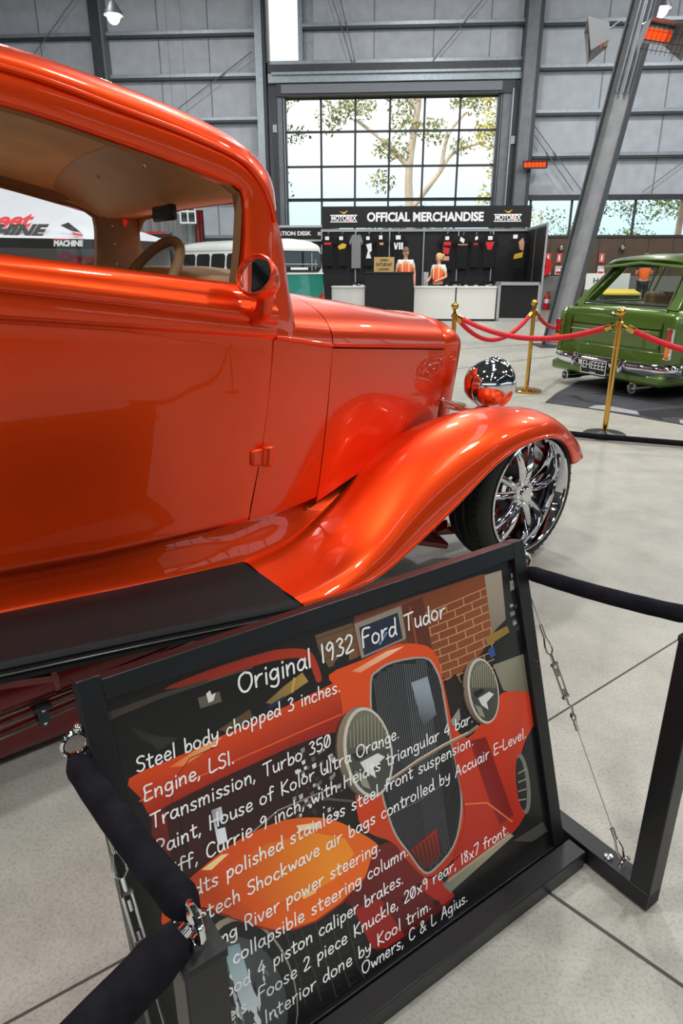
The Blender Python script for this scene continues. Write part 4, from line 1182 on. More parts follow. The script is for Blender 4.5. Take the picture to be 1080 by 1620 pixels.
# printed carpet under the wagon
car = thing('carpet', 'dark printed carpet under the green wagon', 'carpet', (1.99, 6.46, 0), 0)
def onc(pts): return [(x - 1.99, y - 6.46, z) for x, y, z in pts]
edge = [(1.99, 6.46), (2.05, 6.62), (2.23, 6.87), (2.45, 7.05), (2.68, 7.13)]
outl = [(1.99, 6.46), (2.2, 6.32), (2.405, 6.187), (2.606, 5.744), (2.874, 5.496)]
u1 = Vector((.84, -.54)); 
pts = [(1.99, 6.46), (2.40, 6.08), (2.874, 5.48), (3.6, 4.6), (8.2, 6.6), (6.8, 9.6), (2.75, 7.75), (2.25, 6.95)]
g = G(); g.prism(onc([(x, y, 0.001) for x, y in pts]), (0, 0, .006)); cb = g.build('pile', 'carpet_dark', car, smooth=0)
g = G()
g.poly(onc([(2.31, 6.17, .0085), (2.66, 5.86, .0085), (2.70, 6.02, .0085), (2.52, 6.30, .0085), (2.42, 6.30, .0085)]))
g.poly(onc([(2.86, 5.52, .0085), (3.3, 5.0, .0085), (3.6, 5.2, .0085), (3.1, 5.66, .0085), (2.92, 5.66, .0085)]))
g.build('pale_print', 'carpet_pale', cb, smooth=0)
g = G()
g.poly(onc([(2.3, 6.85, .0088), (2.34, 6.78, .0088), (2.36, 6.55, .0088), (2.55, 6.28, .0088), (2.585, 6.285, .0088), (2.40, 6.58, .0088), (2.42, 6.8, .0088)]))
g.poly(onc([(2.66, 5.86, .0088), (2.72, 6.02, .0088), (3.3, 6.2, .0088), (3.9, 6.0, .0088), (3.2, 5.8, .0088), (2.8, 5.76, .0088), (2.78, 5.66, .0088)]))
g.poly(onc([(2.6, 6.9, .0088), (3.1, 6.75, .0088), (4.5, 6.9, .0088), (3.6, 7.3, .0088)]))
g.build('black_print', 'carpet_black', cb, smooth=0)

# ------------------------------------------------------------------ brass stanchions and red ropes
def stanchion(loc, h, lb, base='brass'):
    t = thing('stanchion', lb, 'stanchion', loc, 0, 'brass stanchions')
    g = G(); g.lathe([(.001, .0), (.155, 0), (.16, .006), (.16, .016), (.15, .022), (.05, .026), (.03, .04), (.001, .04)], n=40); b = g.build('base', base, t)
    if base != 'brass':
        g = G(); g.lathe([(.156, -.0), (.163, .0), (.164, .010), (.158, .012)], n=40); g.build('rim', 'brass', b)
    g = G(); g.lathe([(.021, .02), (.021, h - .13)], n=20); g.build('pole', 'brass', t)
    g = G(); g.lathe([(.021, h - .135), (.03, h - .13), (.03, h - .105), (.016, h - .095), (.013, h - .075), (.022, h - .07), (.012, h - .06)], n=20); g.build('collar', 'brass', t)
    g = G(); g.ball((0, 0, h - .032), .034, 12); g.build('ball_top', 'brass', t)
    return t
S5 = Vector((3.92, 12.2, 0)); S1 = Vector((2.068, 5.117, 0)); S2 = Vector((1.971, 7.096, 0)); S0 = Vector((1.03, 6.30, 0)); S3 = Vector((3.30, 9.3, 0)); S4 = Vector((3.65, 4.55, 0))
stanchion(S1, .965, 'brass stanchion with a black base standing nearest the carpet corner', 'black_satin')
stanchion(S2, .935, 'brass stanchion behind the chrome headlight, left of the green wagon')
stanchion(S0, .945, 'brass stanchion half hidden behind the orange bonnet')
stanchion(S4, .955, 'brass stanchion at the right, beyond the wagon bumper')


stanchion(S3, .94, 'brass stanchion beyond the green wagon, seen through its rear glass')
def rope(lb, a, b, za, zb, sag, mtl='velvet_red', r=.022, metal='brass', n=22, group='red barrier ropes'):
    t = thing('barrier_rope', lb, 'rope', tuple(a) if len(a) == 3 else (a[0], a[1], 0), 0, group)
    a = Vector((a[0], a[1], za)); b = Vector((b[0], b[1], zb)); o = Vector(t.location)
    d = (b - a); P = []
    for i in range(n + 1):
        s = i / n; p = a.lerp(b, s); p.z -= sag * 4 * s * (1 - s); P.append(tuple(p - o))
    k = max(1, int(n * .07))
    g = G(); g.tube(P[k:-k], r, 12); g.build('cover', mtl, t)
    for q, e in ((P[:k + 1], 0), (P[-k - 1:], 1)):
        q = q if e == 0 else q[::-1]
        g = G(); g.tube(q, .007, 8); c = Vector(q[-1]); dd = (Vector(q[-1]) - Vector(q[-2])).normalized()
        g.tube([tuple(c - dd * .02), tuple(c + dd * .035)], r * 1.15, 12); g.build('end_hook', metal, t)
    return t
rope('red velvet rope sagging between the stanchion at the bonnet and the one behind the headlight', S0, S2, .84, .83, .26)
rope('red velvet rope sagging in front from the bonnet to the stanchion with the black base', S0, S1, .84, .855, .16)
rope('red velvet rope running right from the stanchion with the black base', S1, S4, .855, .845, .22)
rope('red velvet rope running from the stanchion behind the headlight towards the wagon', S2, S3, .83, .84, .27)
# the black rope lying low in front of the stanchion
t = thing('floor_rope', 'thin black rope slack along the floor in front of the black stanchion base', 'rope', (1.5, 5.3, 0))
g = G(); g.tube([tuple(Vector(p) - Vector((1.5, 5.3, 0))) for p in crom([(1.1, 5.5, .03), (1.55, 5.22, .028), (1.82, 5.03, .03), (2.1, 4.9, .032), (2.5, 4.75, .030), (3.1, 4.5, .03)], 6)], .022, 10); g.build('cover', 'velvet_black', t)

# ------------------------------------------------------------------ white promotional tent seen through the car windows
tent = thing('tent', 'white promotional tent seen through the far windows of the orange car', 'tent', (-4.9, 10.0, 0))
zt = 1.50
g = G()
rw = 1.85   # right corner x
apex = (-.1, 1.6, 2.75)
c4 = [(-2.0, 0, 1.66), (rw, 0, 1.60), (rw, 3.2, 1.66), (-2.0, 3.2, 1.66)]
rows = []
for i, f in enumerate(np.linspace(0, 1, 8)):
    rows.append([tuple(np.array(p) * (1 - f) + np.array(apex) * f + np.array((0, 0, -.16 * math.sin(math.pi * f)))) for p in c4])
g.grid(rows, close_v=True); cn = g.build('canopy', 'tent', tent, smooth=30)
g = G()
for i in range(4):
    a = Vector(c4[i]); b = Vector(c4[(i + 1) % 4]); g.poly([tuple(a), tuple(b), tuple(b - Vector((0, 0, .13))), tuple(a - Vector((0, 0, .13)))])
vl = g.build('valance', 'black_print', tent, smooth=0)
for p in c4:
    g = G(); g.bx(p[0] - .025, p[0] + .025, p[1] + .03, p[1] + .08, 0, 1.62); g.build('leg', 'alu', tent, smooth=0)
g = G(); g.bx(-1.95, rw - .1, 3.0, 3.05, .1, 1.6); bw = g.build('rear_wall', 'tent_dim', tent, smooth=0)
# lettering on the sloping front, the valance and the rear wall
sl = math.atan2(2.75 - 1.63, 1.6)
def on_canopy(x, f):   # point on the front slope
    return (x, 1.6 * f - .012, 1.63 + 1.12 * f - .16 * math.sin(math.pi * f) + .012)
text_obj('red_lettering', 'Street', .34, 'red_print', cn, (.0, .29, 1.865), (R(52), 0, 0), bold=.012, shear=.3, width=.98)
text_obj('black_lettering', 'MACHINE', .30, 'black_print', cn, (.0, .145, 1.715), (R(48), 0, 0), bold=.016, shear=.3, width=1.45)
g = G(); g.prism([(.95, .16, 1.79), (1.05, .20, 1.83), (1.22, .12, 1.71), (1.26, .09, 1.69), (1.1, .13, 1.72)], (0, -.004, .004)); g.mat(1).prism([(1.12, .10, 1.70), (1.28, .06, 1.67), (1.28, .04, 1.645), (1.14, .06, 1.665)], (0, -.004, .004)); g.build('emblem', ['black_print', 'red_print'], cn, smooth=0)
for cx in (1.08, 1.66):
    o = text_obj('valance_lettering', 'MACHINE', .10, 'white_print', vl, (cx, -.006, 1.55), (R(90), 0, 0), bold=.006, shear=.2, width=.42)
    g = G(); g.bx(cx - .2, cx + .02, -.008, -.004, 1.595, 1.61); g.build('valance_stripe', 'red_print', vl, smooth=0)
text_obj('wall_lettering', 'Street', .3, 'red_print', bw, (.2, 2.985, 1.36), (R(90), 0, 0), bold=.012, shear=.3, width=1.1)
text_obj('wall_lettering', 'MACHINE', .26, 'black_print', bw, (.35, 2.98, 1.20), (R(90), 0, 0), bold=.01, shear=.3, width=1.4)

# ------------------------------------------------------------------ things seen through the windscreen
t = thing('partition', 'black fabric partition behind the orange car, seen through its windscreen', 'partition', (-5.7, 16.6, 0), R(4))
g = G(); g.bx(-2.2, 1.75, 0, .04, 0, 1.96); g.build('panel', 'charcoal', t, smooth=0)
for x in (-2.2, -.2, 1.75):
    g = G(); g.tube([(x, .02, 0), (x, .02, 2.0)], .02, 8); g.build('post', 'steel_dark', t)
t = thing('window_frame_display', 'white framed four-light window hanging above the partition', 'window', (-4.15, 19.6, 2.62), R(3))
g = G()
for a in ((-.22, -.18, -.28, .32), (.18, .22, -.28, .32), (-.02, .02, -.28, .32)): g.bx(a[0], a[1], -.03, 0, a[2], a[3])
for z in (-.28, 0, .28): g.bx(-.22, .22, -.03, 0, z, z + .04)
g.build('frame', 'white_paint', t, bevel=.004)
g = G(); g.bx(-.2, .2, -.01, -.005, -.27, .3); g.build('pane', 'tint', t, smooth=0)
for x in (-.18, .18):
    g = G(); g.tube([(x, -.015, .3), (x, -.015, 7.38)], .004, 6); g.build('hanging_cord', 'steel_dark', t)
t = thing('drape', 'red and grey drape hanging on the back wall beyond the partition', 'drape', (-4.4, 19.9, 0), 0)
g = G(); rows = []
for x in np.linspace(-1.5, .35, 50): rows.append([(x, .05 * math.sin(x * 26), 0), (x, .06 * math.sin(x * 26 + .4), 2.6)])
g.grid(rows); g.build('cloth', 'grey_cloth', t, smooth=60)
g = G(); rows = []
for x in np.linspace(.35, .62, 10): rows.append([(x, .05 * math.sin(x * 26), 0), (x, .06 * math.sin(x * 26 + .4), 2.7)])
g.grid(rows); g.build('red_border', 'maroon', t, smooth=60)
g = G(); g.bx(-.95, -.45, -.12, -.08, 1.62, 2.15); g.build('red_panel', 'fire_red', t, smooth=0)
g = G(); g.bx(-.9, -.5, -.13, -.12, 1.68, 1.86).bx(-.9, -.5, -.13, -.12, 1.92, 2.1); g.build('grey_panel', 'grey_cloth', t, smooth=0)
t = thing('engine_display', 'chrome engine on a stand in front of the black partition', 'engine', (-4.75, 15.6, 0), R(20))
g = G(); g.bx(-.2, .2, -.2, .2, 0, .04); g.tube([(0, 0, 0), (0, 0, 1.05)], .04, 8); g.build('stand', 'steel_dark', t)
g = G(); g.box((0, 0, 1.18), (.26, .24, .3)); g.build('block', 'chrome_soft', t, bevel=.02)
for sx in (-1, 1):
    g = G()
    for k in range(4): g.lathe([(.04, 0), (.075, .005), (.075, .018), (.04, .023)], o=(sx * .09, 0, 1.3 + .035 * k), n=14)
    g.build('cylinder', 'chrome_soft', t)
    g = G(); g.tube([(sx * .12, 0, 1.22), (sx * .22, -.08, 1.16), (sx * .26, -.1, 1.0), (sx * .2, -.05, .85)], .025, 8); g.build('pipe', 'chrome', t)
g = G(); g.ball((0, -.03, 1.52), .08, 8); g.build('air_cleaner', 'chrome', t)

# ------------------------------------------------------------------ the orange hot rod
# car coordinates: X forward, Y to the car's right (towards us), Z up; flipped to Blender's left-handed y on build
hot = thing('hot_rod', 'glossy orange-red chopped vintage sedan with chrome wheels behind the display board', 'car', (0.3324, 3.3347, 0), R(38))
def cb(g, name, m, parent=None, **k):
    g.v = [(x, -y, z) for x, y, z in g.v]
    return g.build(name, m, parent or hot, **k)
T_W = [(-3.45, .52), (-3.3, .585), (-3.0, .655), (-2.5, .685), (-1.95, .69), (-1.5, .688), (-1.2, .672), (-.92, .596), (-.5, .470), (-.13, .358)]
def W_(x): return stab(x, T_W)
def zb(x): return tab(x, [(-3.4, .52), (-2.05, .505), (-1.78, .487), (-1.4, .478), (-1.05, .480), (-.78, .50), (-.15, .545)])
def cl(x): return max(x, -2.15 + (x + 2.15) * .25)
def zS(x): return 1.196 + (-1.293 - cl(x)) * .125
def zL1(x): return 1.131 + (-1.24 - cl(x)) * .141
def zL2(x): return 1.087 + (-1.24 - cl(x)) * .147
def zL3(x): return 1.046 + (-1.22 - cl(x)) * .118
T_g = [(.40, -1.34), (.463, -1.327), (.714, -1.267), (.926, -1.221), (1.038, -1.203), (1.2, -1.188), (1.46, -1.168)]
T_h = [(.40, -1.03), (.458, -1.014), (.65, -.98), (.847, -.948), (.997, -.926), (1.2, -.92)]
def Xg(z): return stab(z, T_g)
def Xh(z): return stab(z, T_h)

def side_rows(x):
    b, l3, l2, l1, s = zb(x), zL3(x), zL2(x), zL1(x), zS(x); w = W_(x)
    rows = []
    def tk(z):
        t = max(0, min(1, (z - b) / (l3 - b)))
        return w - .016 * (1 - t) ** 2 + .006 * math.sin(math.pi * t)
    rows += [(b, tk(b) - .012), (b + .004, tk(b)), (b + .02, tk(b + .02) + .004), (b + .035, tk(b + .035) + .001)]
    for t in np.linspace(.1, .93, 14): z = b + (l3 - b) * t; rows.append((z, tk(z)))
    rows += [(l3 - .010, w), (l3 - .003, w + .002), (l3 + .004, w + .013), (l3 + .012, w + .016), (l2 - .014, w + .013), (l2 - .004, w + .012), (l2 + .003, w + .022), (l2 + .011, w + .025),
             (l1 - .012, w + .021), (l1 - .002, w + .018), (l1 + .005, w + .009), (l1 + .016, w + .008), (s - .022, w + .002), (s - .008, w - .010), (s - .001, w - .022), (s - .002, w - .04)]
    return rows
def side_panel(name, x0f, x1f, nx, sd, mtl='orange', z_hi=None, solid=.0):
    """x0f, x1f: rear and front edge as functions of height"""
    cols = []
    for i in range(nx + 1):
        f = i / nx
        if i == 0: f = 0
        xm = (x0f(.8) + x1f(.8)) * .5
        base = side_rows(x0f(.8) * (1 - f) + x1f(.8) * f)
        col = []
        for z, y in base:
            x = x0f(z) * (1 - f) + x1f(z) * f
            dy = W_(x) - W_(x0f(.8) * (1 - f) + x1f(.8) * f)
            edge = min(f, 1 - f) * nx
            col.append((x, sd * (y + dy - (.004 if i in (0, nx) else 0)), z))
        cols.append(col)
    # fold the two end columns inwards for a rolled edge
    def fold(c, dx): return [(x + dx, sd * (abs(y) - .016), z) for x, y, z in c]
    cols = [fold(cols[0], 0.001)] + cols + [fold(cols[-1], -0.001)]
    return cb(_g(cols), name, mtl, smooth=55)
def _g(P): g = G(); g.grid(P); return g
for sd in (1, -1):
    side_panel('door', lambda z: -2.42, lambda z: Xg(z) - .0022, 40, sd)
    side_panel('quarter_panel', lambda z: -3.40, lambda z: -2.425, 20, sd)
# rear panel
g = G(); P = []
for t in np.linspace(-1, 1, 15):
    P.append([(-3.40 - .10 * (1 - t * t) - .05 * math.sin(math.pi * (z - .5) / .8), t * W_(-3.4), z) for z in np.linspace(.52, 1.30, 8)])
g.grid(P); cb(g, 'rear_panel', 'orange', smooth=50)

# cowl sides, cowl top
def zc(x): return tab(x, [(-1.25, 1.052), (-1.2, 1.045), (-.926, .996), (-.123, .912)])
def zt(x): return stab(x, [(-1.25, 1.215), (-1.1, 1.195), (-.92, 1.172), (-.6, 1.127), (-.39, 1.092), (-.2, 1.062), (-.03, 1.036), (.05, 1.01)])
def tk2(x, z):
    b = zb(x); t = max(0, min(1, (z - b) / (1.03 - b))); return W_(x) - .024 * (1 - t) ** 2 * tab(x, [(-1.2, 1), (-.9, .35), (-.15, 0)]) + .004 * math.sin(math.pi * t)
for sd in (1, -1):
    cols = []
    n = 12
    for i in range(n + 1):
        f = i / n; col = []
        for k in range(17):
            q = k / 16
            xg = Xg(.5 + .5 * q) + .0022; xh = Xh(.48 + .5 * q) - .0018
            x = xg * (1 - f) + xh * f
            z = zb(x) + (zc(x) - .004 - zb(x)) * q
            col.append((x, sd * (tk2(x, z) + (.004 if .0 < q < .04 else 0)), z))
        cols.append(col)
    cols = [[(x, sd * (abs(y) - .016), z) for x, y, z in cols[0]]] + cols + [[(x, sd * (abs(y) - .016), z) for x, y, z in cols[-1]]]
    cb(_g(cols), 'cowl_side', 'orange', smooth=55)
    # hood side
    cols = []; n = 14
    for i in range(n + 1):
        f = i / n; col = []
        for k in range(15):
            q = k / 14
            xh = Xh(.47 + .525 * q) + .0018; xf = -.157 + .034 * q - .002
            x = xh * (1 - f) + xf * f
            z0 = tab(x, [(-1.02, .458), (-.78, .50), (-.157, .545)]); z1 = zc(x) - .006
            z = z0 + (z1 - z0) * q
            col.append((x, sd * (W_(x) - .004 + .010 * math.sin(math.pi * q) - .012 * (1 - q)), z))
        cols.append(col)
    cols = [[(x, sd * (abs(y) - .016), z) for x, y, z in cols[0]]] + cols + [[(x, sd * (abs(y) - .016), z) for x, y, z in cols[-1]]]
    cb(_g(cols), 'hood_side', 'orange', smooth=55)
def arch(x, n=28, w=None, z0=None, z1=None, e=2.5, dz=0.0):
    w = W_(x) if w is None else w; z0 = zc(x) if z0 is None else z0; z1 = zt(x) if z1 is None else z1
    out = []
    for k in range(n + 1):
        a = math.pi * k / n; c, s = math.cos(a), math.sin(a)
        out.append((x, w * math.copysign(abs(c) ** (2 / e), c), z0 + dz + (z1 - z0) * abs(s) ** (2 / e)))
    return out
rows = [arch(x, 36) for x in np.linspace(-1.235, -.9285, 12)]
g = G(); g.grid(rows); cb(g, 'cowl_top', 'orange', smooth=60)
g = G()
for sd in (1, -1):
    g.tube([(x, sd * (W_(x) + .0005), zc(x) + .004) for x in np.linspace(-1.198, -.928, 8)], [.006, .008, .0085, .0085, .008, .008, .0075, .007], 10)
cb(g, 'cowl_bead', 'orange', smooth=60)
def hood_arch(x): 
    r = arch(x, 36)
    return [(x, y, z + (.0 if abs(y) < W_(x) * .985 else .003)) for x, y, z in r]
rows = [hood_arch(x) for x in np.linspace(-.9235, -.127, 26)]
rows = [[(x, y * .97, z - .012) for x, y, z in rows[0]]] + rows + [[(x, y * .96, z - .012) for x, y, z in rows[-1]]]
g = G(); g.grid(rows); hd_ = cb(g, 'hood_top', 'orange', smooth=60)
g = G()
for sd in (1, -1): g.tube([(x, sd * (W_(x) + .001), zc(x) + .006) for x in np.linspace(-.922, -.128, 14)], .0065, 8)
cb(g, 'hood_bead', 'orange', hd_)
# dark backing that shows in the shut lines
g = G()
for sd in (1, -1):
    rows = []
    for x in np.linspace(-2.43, -.13, 40):
        rows.append([(x, sd * (tk2(x, z) - .014), z) for z in np.linspace(zb(x) + .004, zc(x) - .01, 6)])
    g.grid(rows)
cb(g, 'inner_shell', 'dark_gap', smooth=0)
g = G(); g.grid([arch(x, 24, W_(x) * .97, zc(x) - .01, zt(x) - .014) for x in np.linspace(-1.22, -.13, 10)]); cb(g, 'under_hood', 'dark_gap', smooth=0)

# radiator shell
def shell_ring(x, k, top):
    pts = [(.262, .36), (.285, .50), (.318, .70), (.343, .86), (.350, .915)]
    L = [(x, y * k, z) for y, z in pts]
    for j in range(1, 12):
        a = math.pi / 2 * j / 12; L.append((x, .350 * k * math.cos(a) ** .8, .915 + (top - .915) * math.sin(a) ** .8))
    L.append((x, 0, top))
    return L + [(x, -y, z) for x, y, z in L[:-1][::-1]]
rows = [shell_ring(-.125, 1.0, 1.05), shell_ring(-.10, 1.012, 1.056), shell_ring(-.04, 1.0, 1.040), shell_ring(.0, .955, 1.012), shell_ring(.014, .90, .985), shell_ring(.008, .84, .955), shell_ring(-.02, .82, .945)]
g = G(); g.grid(rows); sh = cb(g, 'radiator_shell', 'orange', smooth=60)
g = G(); g.poly(shell_ring(-.015, .83, .95)); gr = cb(g, 'grille', 'dark_gap', sh, smooth=0)
g = G()
for y in np.linspace(-.26, .26, 27): g.bx(-.014, -.004, y - .004, y + .004, .38, .90)
cb(g, 'grille_bars', 'chrome_soft', sh, smooth=0)

# roof, drip moulding, header band
T_pc = [(-3.46, 1.30), (-3.38, 1.50), (-3.2, 1.66), (-2.8, 1.755), (-2.3, 1.785), (-1.9, 1.775), (-1.6, 1.735), (-1.35, 1.680), (-1.2, 1.628), (-1.10, 1.572), (-1.062, 1.515), (-1.062, 1.455)]
T_pd = [(-3.36, 1.27), (-3.30, 1.42), (-3.12, 1.56), (-2.7, 1.655), (-2.25, 1.678), (-1.86, 1.658), (-1.58, 1.606), (-1.41, 1.570), (-1.27, 1.528), (-1.205, 1.473), (-1.176, 1.420), (-1.162, 1.372)]
pc = crom([(x, 0, z) for x, z in T_pc], 6); pd = crom([(x, .628 - (.06 if x < -3.2 else 0), z) for x, z in T_pd], 6)
rows = []
for a, b in zip(pd, pc):
    row = []
    for k in range(41):
        t = math.pi * k / 40; c, s = math.cos(t), math.sin(t); e = 2.5
        yy = math.copysign(abs(c) ** (2 / e), c); ss = abs(s) ** (2 / e)
        xs_ = a[0] + (b[0] - a[0]) * (1 - abs(yy) ** 6)
        row.append((xs_, a[1] * yy, a[2] + (b[2] - a[2]) * ss))
    rows.append(row)
g = G(); g.grid(rows); rf = cb(g, 'roof', 'orange', smooth=60)
g = G()
for sd in (1, -1): g.tube([(x, sd * (y + .004), z) for x, y, z in pd], .0075, 8)
cb(g, 'drip_moulding', 'orange', rf)
T_wt = [(-3.3, 1.45), (-2.55, 1.60), (-2.2, 1.606), (-1.87, 1.585), (-1.587, 1.530), (-1.418, 1.492), (-1.30, 1.464), (-1.262, 1.438)]
def zd(x): return float(np.interp(x, pd[:, 0], pd[:, 2]))
def zwt(x): return stab(x, T_wt)
for sd in (1, -1):
    rows = []
    for x in np.linspace(-3.28, -2.40, 20):
        a, b = zd(x), (zwt(x) if x < -1.262 else 1.44)
        b = min(b, a - .01)
        if x < -2.42: b = zS(x) - .01
        yo = .628 if x > -2.42 else .628
        yb = .628 if x > -2.42 else W_(x) - .015
        rows.append([(x, sd * (yo + .002), a), (x, sd * (yo + .007 + (yb - yo) * .1), a + (b - a) * .12), (x, sd * (yo + .007 + (yb - yo) * .45), a + (b - a) * .5), (x, sd * (yo + .004 + (yb - yo) * .9), a + (b - a) * .92), (x, sd * (yb - .004), b), (x, sd * (yb - .045), b + .002)])
    g = G(); g.grid(rows); cb(g, 'header_panel', 'orange', smooth=50)
    # windscreen pillar: lofted ring, window edge to windscreen edge
    rows = []
    for z in list(np.linspace(1.03, 1.36, 18)) + [1.39, 1.415, 1.435]:
        xw = tab(z, [(1.0, -1.330), (1.196, -1.293), (1.287, -1.274), (1.42, -1.262), (1.47, -1.30), (1.5, -1.34)])
        xg_ = Xg(z)
        yy = tab(z, [(1.03, .668), (1.13, .656), (1.2, .646), (1.33, .634), (1.37, .63), (1.435, .612)])
        xf = tab(z, [(1.03, -1.075), (1.14, -1.088), (1.29, -1.098), (1.37, -1.11), (1.435, -1.13)])
        if z < 1.18: xw = -1.25
        ring = [(xg_ + .001, yy - .06), (xg_ + .001, yy - .010), (xg_ + .0012, yy - .001), (xg_ + .006, yy + .003), (xf - .055, yy - .008), (xf - .025, yy - .022), (xf - .006, yy - .052), (xf, yy - .085), (xf - .02, yy - .10), (xf - .05, yy - .10)]
        rows.append([(x, sd * y, z) for x, y in ring])
    g = G(); g.grid(rows); cb(g, 'pillar', 'orange', smooth=45)
    # painted window surround of the door: between the window opening and the drip / shut line
    ic = crom([(-2.42, 1.600), (-2.2, 1.606), (-1.87, 1.585), (-1.587, 1.530), (-1.418, 1.492), (-1.325, 1.470), (-1.282, 1.457), (-1.264, 1.432), (-1.266, 1.35), (-1.274, 1.287), (-1.284, 1.235), (-1.293, 1.180)], 6)
    oc = crom([(-2.42, 1.670), (-2.2, 1.677), (-1.86, 1.656), (-1.58, 1.604), (-1.41, 1.568), (-1.285, 1.532), (-1.215, 1.482), (-1.180, 1.425), (-1.1715, 1.36), (-1.1775, 1.287), (-1.183, 1.235), (-1.1905, 1.150)], 6)
    rows = []
    for (xi_, zi2), (xo_, zo2) in zip(ic, oc):
        y0 = tab((zi2 + zo2) / 2, [(1.15, .652), (1.235, .644), (1.3, .637), (1.42, .630), (1.5, .628)])
        rows.append([(xi_ + (xo_ - xi_) * f, sd * (y0 + dy), zi2 + (zo2 - zi2) * f) for f, dy in ((0, -.045), (.0, -.006), (.05, .0), (.15, .004), (.45, .006), (.8, .005), (.95, .002), (.99, -.002), (1.0, -.012))])
    g = G(); g.grid(rows); cb(g, 'window_surround', 'orange', smooth=50)
# interior trim
g = G(); rows = []
for x in np.linspace(-3.1, -1.42, 16):
    rows.append([(x, .585 * math.copysign(abs(math.cos(t)) ** .8, math.cos(t)), float(np.interp(x, pd[:, 0], pd[:, 2])) - .07 + .115 * math.sin(t) ** .8) for t in np.linspace(0, math.pi, 25)])
g.grid(rows); cb(g, 'headliner', 'suede', smooth=60)
g = G(); rows = []
for f in np.linspace(0, 1, 9):
    row = []
    for t in np.linspace(0, math.pi, 25):
        c, s = math.cos(t), math.sin(t); y = .585 * math.copysign(abs(c) ** .8, c)
        z0 = zd(-1.42) - .072 + .116 * s ** .8; x0 = -1.42 + .0 * s
        x1 = -1.235 + .03 * s; z1 = 1.432 + .020 * s
        row.append((x0 + (x1 - x0) * (f ** .8), y * (1 - .05 * f), z0 + (z1 - z0) * f ** 1.25))
    rows.append(row)
rows.append([(-1.108, p[1] * 1.0, p[2] - .002) for p in rows[-1]])
rows.append([(-1.114, p[1] * .97, p[2] - .07 * min(1, abs(p[1]) / .53) ** 8) for p in rows[-1]])
g.grid(rows)
g.mat(1)
for y in (-.22, .2):
    g.ball((-1.365, y, 1.55), .009, 6)
cb(g, 'header_pad', ['tan_trim', 'chrome'], smooth=60)
for sd in (1, -1):
    g = G(); rows = []
    for z in np.linspace(1.05, 1.50, 10):
        xw = tab(z, [(1.0, -1.330), (1.196, -1.293), (1.287, -1.274), (1.42, -1.258), (1.47, -1.27)])
        rows.append([(xw - .004, sd * .618, z), (xw - .006, sd * .578, z), (xw + .03, sd * .545, z), (-1.18, sd * .525, z), (-1.118, sd * .503, z), (-1.112, sd * .505, z), (-1.116, sd * .53, z)])
    g.grid(rows); cb(g, 'pillar_trim', 'tan_dark', smooth=40)
    for z in (1.26, 1.34, 1.41):
        g = G(); g.ball((-1.215, sd * .535, z), .007, 6); cb(g, 'trim_button', 'chrome_soft')
    # window reveal: top and sill inside
    g = G(); rows = []
    for x in np.linspace(-2.40, -1.262, 30): rows.append([(x, sd * .618, zwt(x) + .001), (x, sd * .592, zwt(x) - .004), (x, sd * .575, zwt(x) + .02), (x, sd * .575, zwt(x) + .06)])
    g.grid(rows); cb(g, 'window_trim', 'tan_dark', smooth=40)
    g = G(); rows = []
    for x in np.linspace(-2.42, -1.27, 30): rows.append([(x, sd * (W_(x) - .038), zS(x) - .003), (x, sd * (W_(x) - .07), zS(x) + .004), (x, sd * (W_(x) - .10), zS(x) - .02), (x, sd * (W_(x) - .11), zS(x) - .5)])
    g.grid(rows); cb(g, 'door_trim', 'tan_trim', smooth=40)
    g = G(); g.tube([(x, sd * (W_(x) - .036), zS(x) + .001) for x in np.linspace(-2.4, -1.29, 20)], .004, 6); cb(g, 'sill_strip', 'chrome')
g = G(); rows = []
for x in np.linspace(-2.4, -1.275, 20): rows.append([(x, -.600, zS(x) - .02), (x, -.600, zwt(x) + .02)])
g.grid(rows); cb(g, 'door_glass', 'glass', smooth=0)
# windscreen, dash, wheel, mirror
g = G(); rows = []
for z in np.linspace(1.14, 1.47, 4):
    x = tab(z, [(1.14, -1.135), (1.47, -1.125)]); rows.append([(x, y, z) for y in np.linspace(-.56, .56, 6)])
g.grid(rows); ws = cb(g, 'windscreen', 'glass', smooth=0)
g = G(); rows = []
for x, dz in ((-1.34, -.14), (-1.345, -.04), (-1.325, -.008), (-1.28, .0), (-1.14, .0)):
    rows.append([(x + .0, .56 * s, 1.252 + dz - .045 * abs(s) ** 2.2) for s in np.linspace(-1, 1, 25)])
g.grid(rows); da = cb(g, 'dashboard', 'tan_trim', smooth=50)
g = G(); g.ball((-1.35, .12, 1.20), .008, 6); cb(g, 'dash_knob', 'black_satin', da)
st = G(); ctr = Vector((-1.475, .36, 1.19)); ax_ = Vector((-.78, 0, .62)).normalized(); u_ = Vector((0, 1, 0)); v_ = ax_.cross(u_)
st.tube([tuple(ctr + (u_ * math.cos(a) + v_ * math.sin(a)) * .17) for a in np.linspace(0, 2 * math.pi, 41)[:-1]], .0155, 12, closed=True)
sw = cb(st, 'steering_wheel', 'tan_dark', smooth=60)
st = G()
for a in (math.pi / 2 + .5, math.pi * 1.1, -.3): st.tube([tuple(ctr - ax_ * .03), tuple(ctr + (u_ * math.cos(a) + v_ * math.sin(a)) * .165)], .010, 8)
st.tube([tuple(ctr), tuple(ctr - ax_ * .35)], .02, 10); cb(st, 'column', 'chrome_soft', sw)
g = G(); g.box((-1.235, .03, 1.425), (.022, .17, .052)); rm = cb(g, 'rear_view_mirror', 'black_satin', bevel=.008)
g = G(); g.tube([(-1.23, .03, 1.44), (-1.19, .03, 1.475)], .007, 6); cb(g, 'mirror_stem', 'chrome_soft', rm)
for y in (.3, -.3):
    g = G(); g.box((-1.75, y, .80), (.16, .48, .52)); cb(g, 'seat', 'tan_trim', bevel=.06, segs=4)
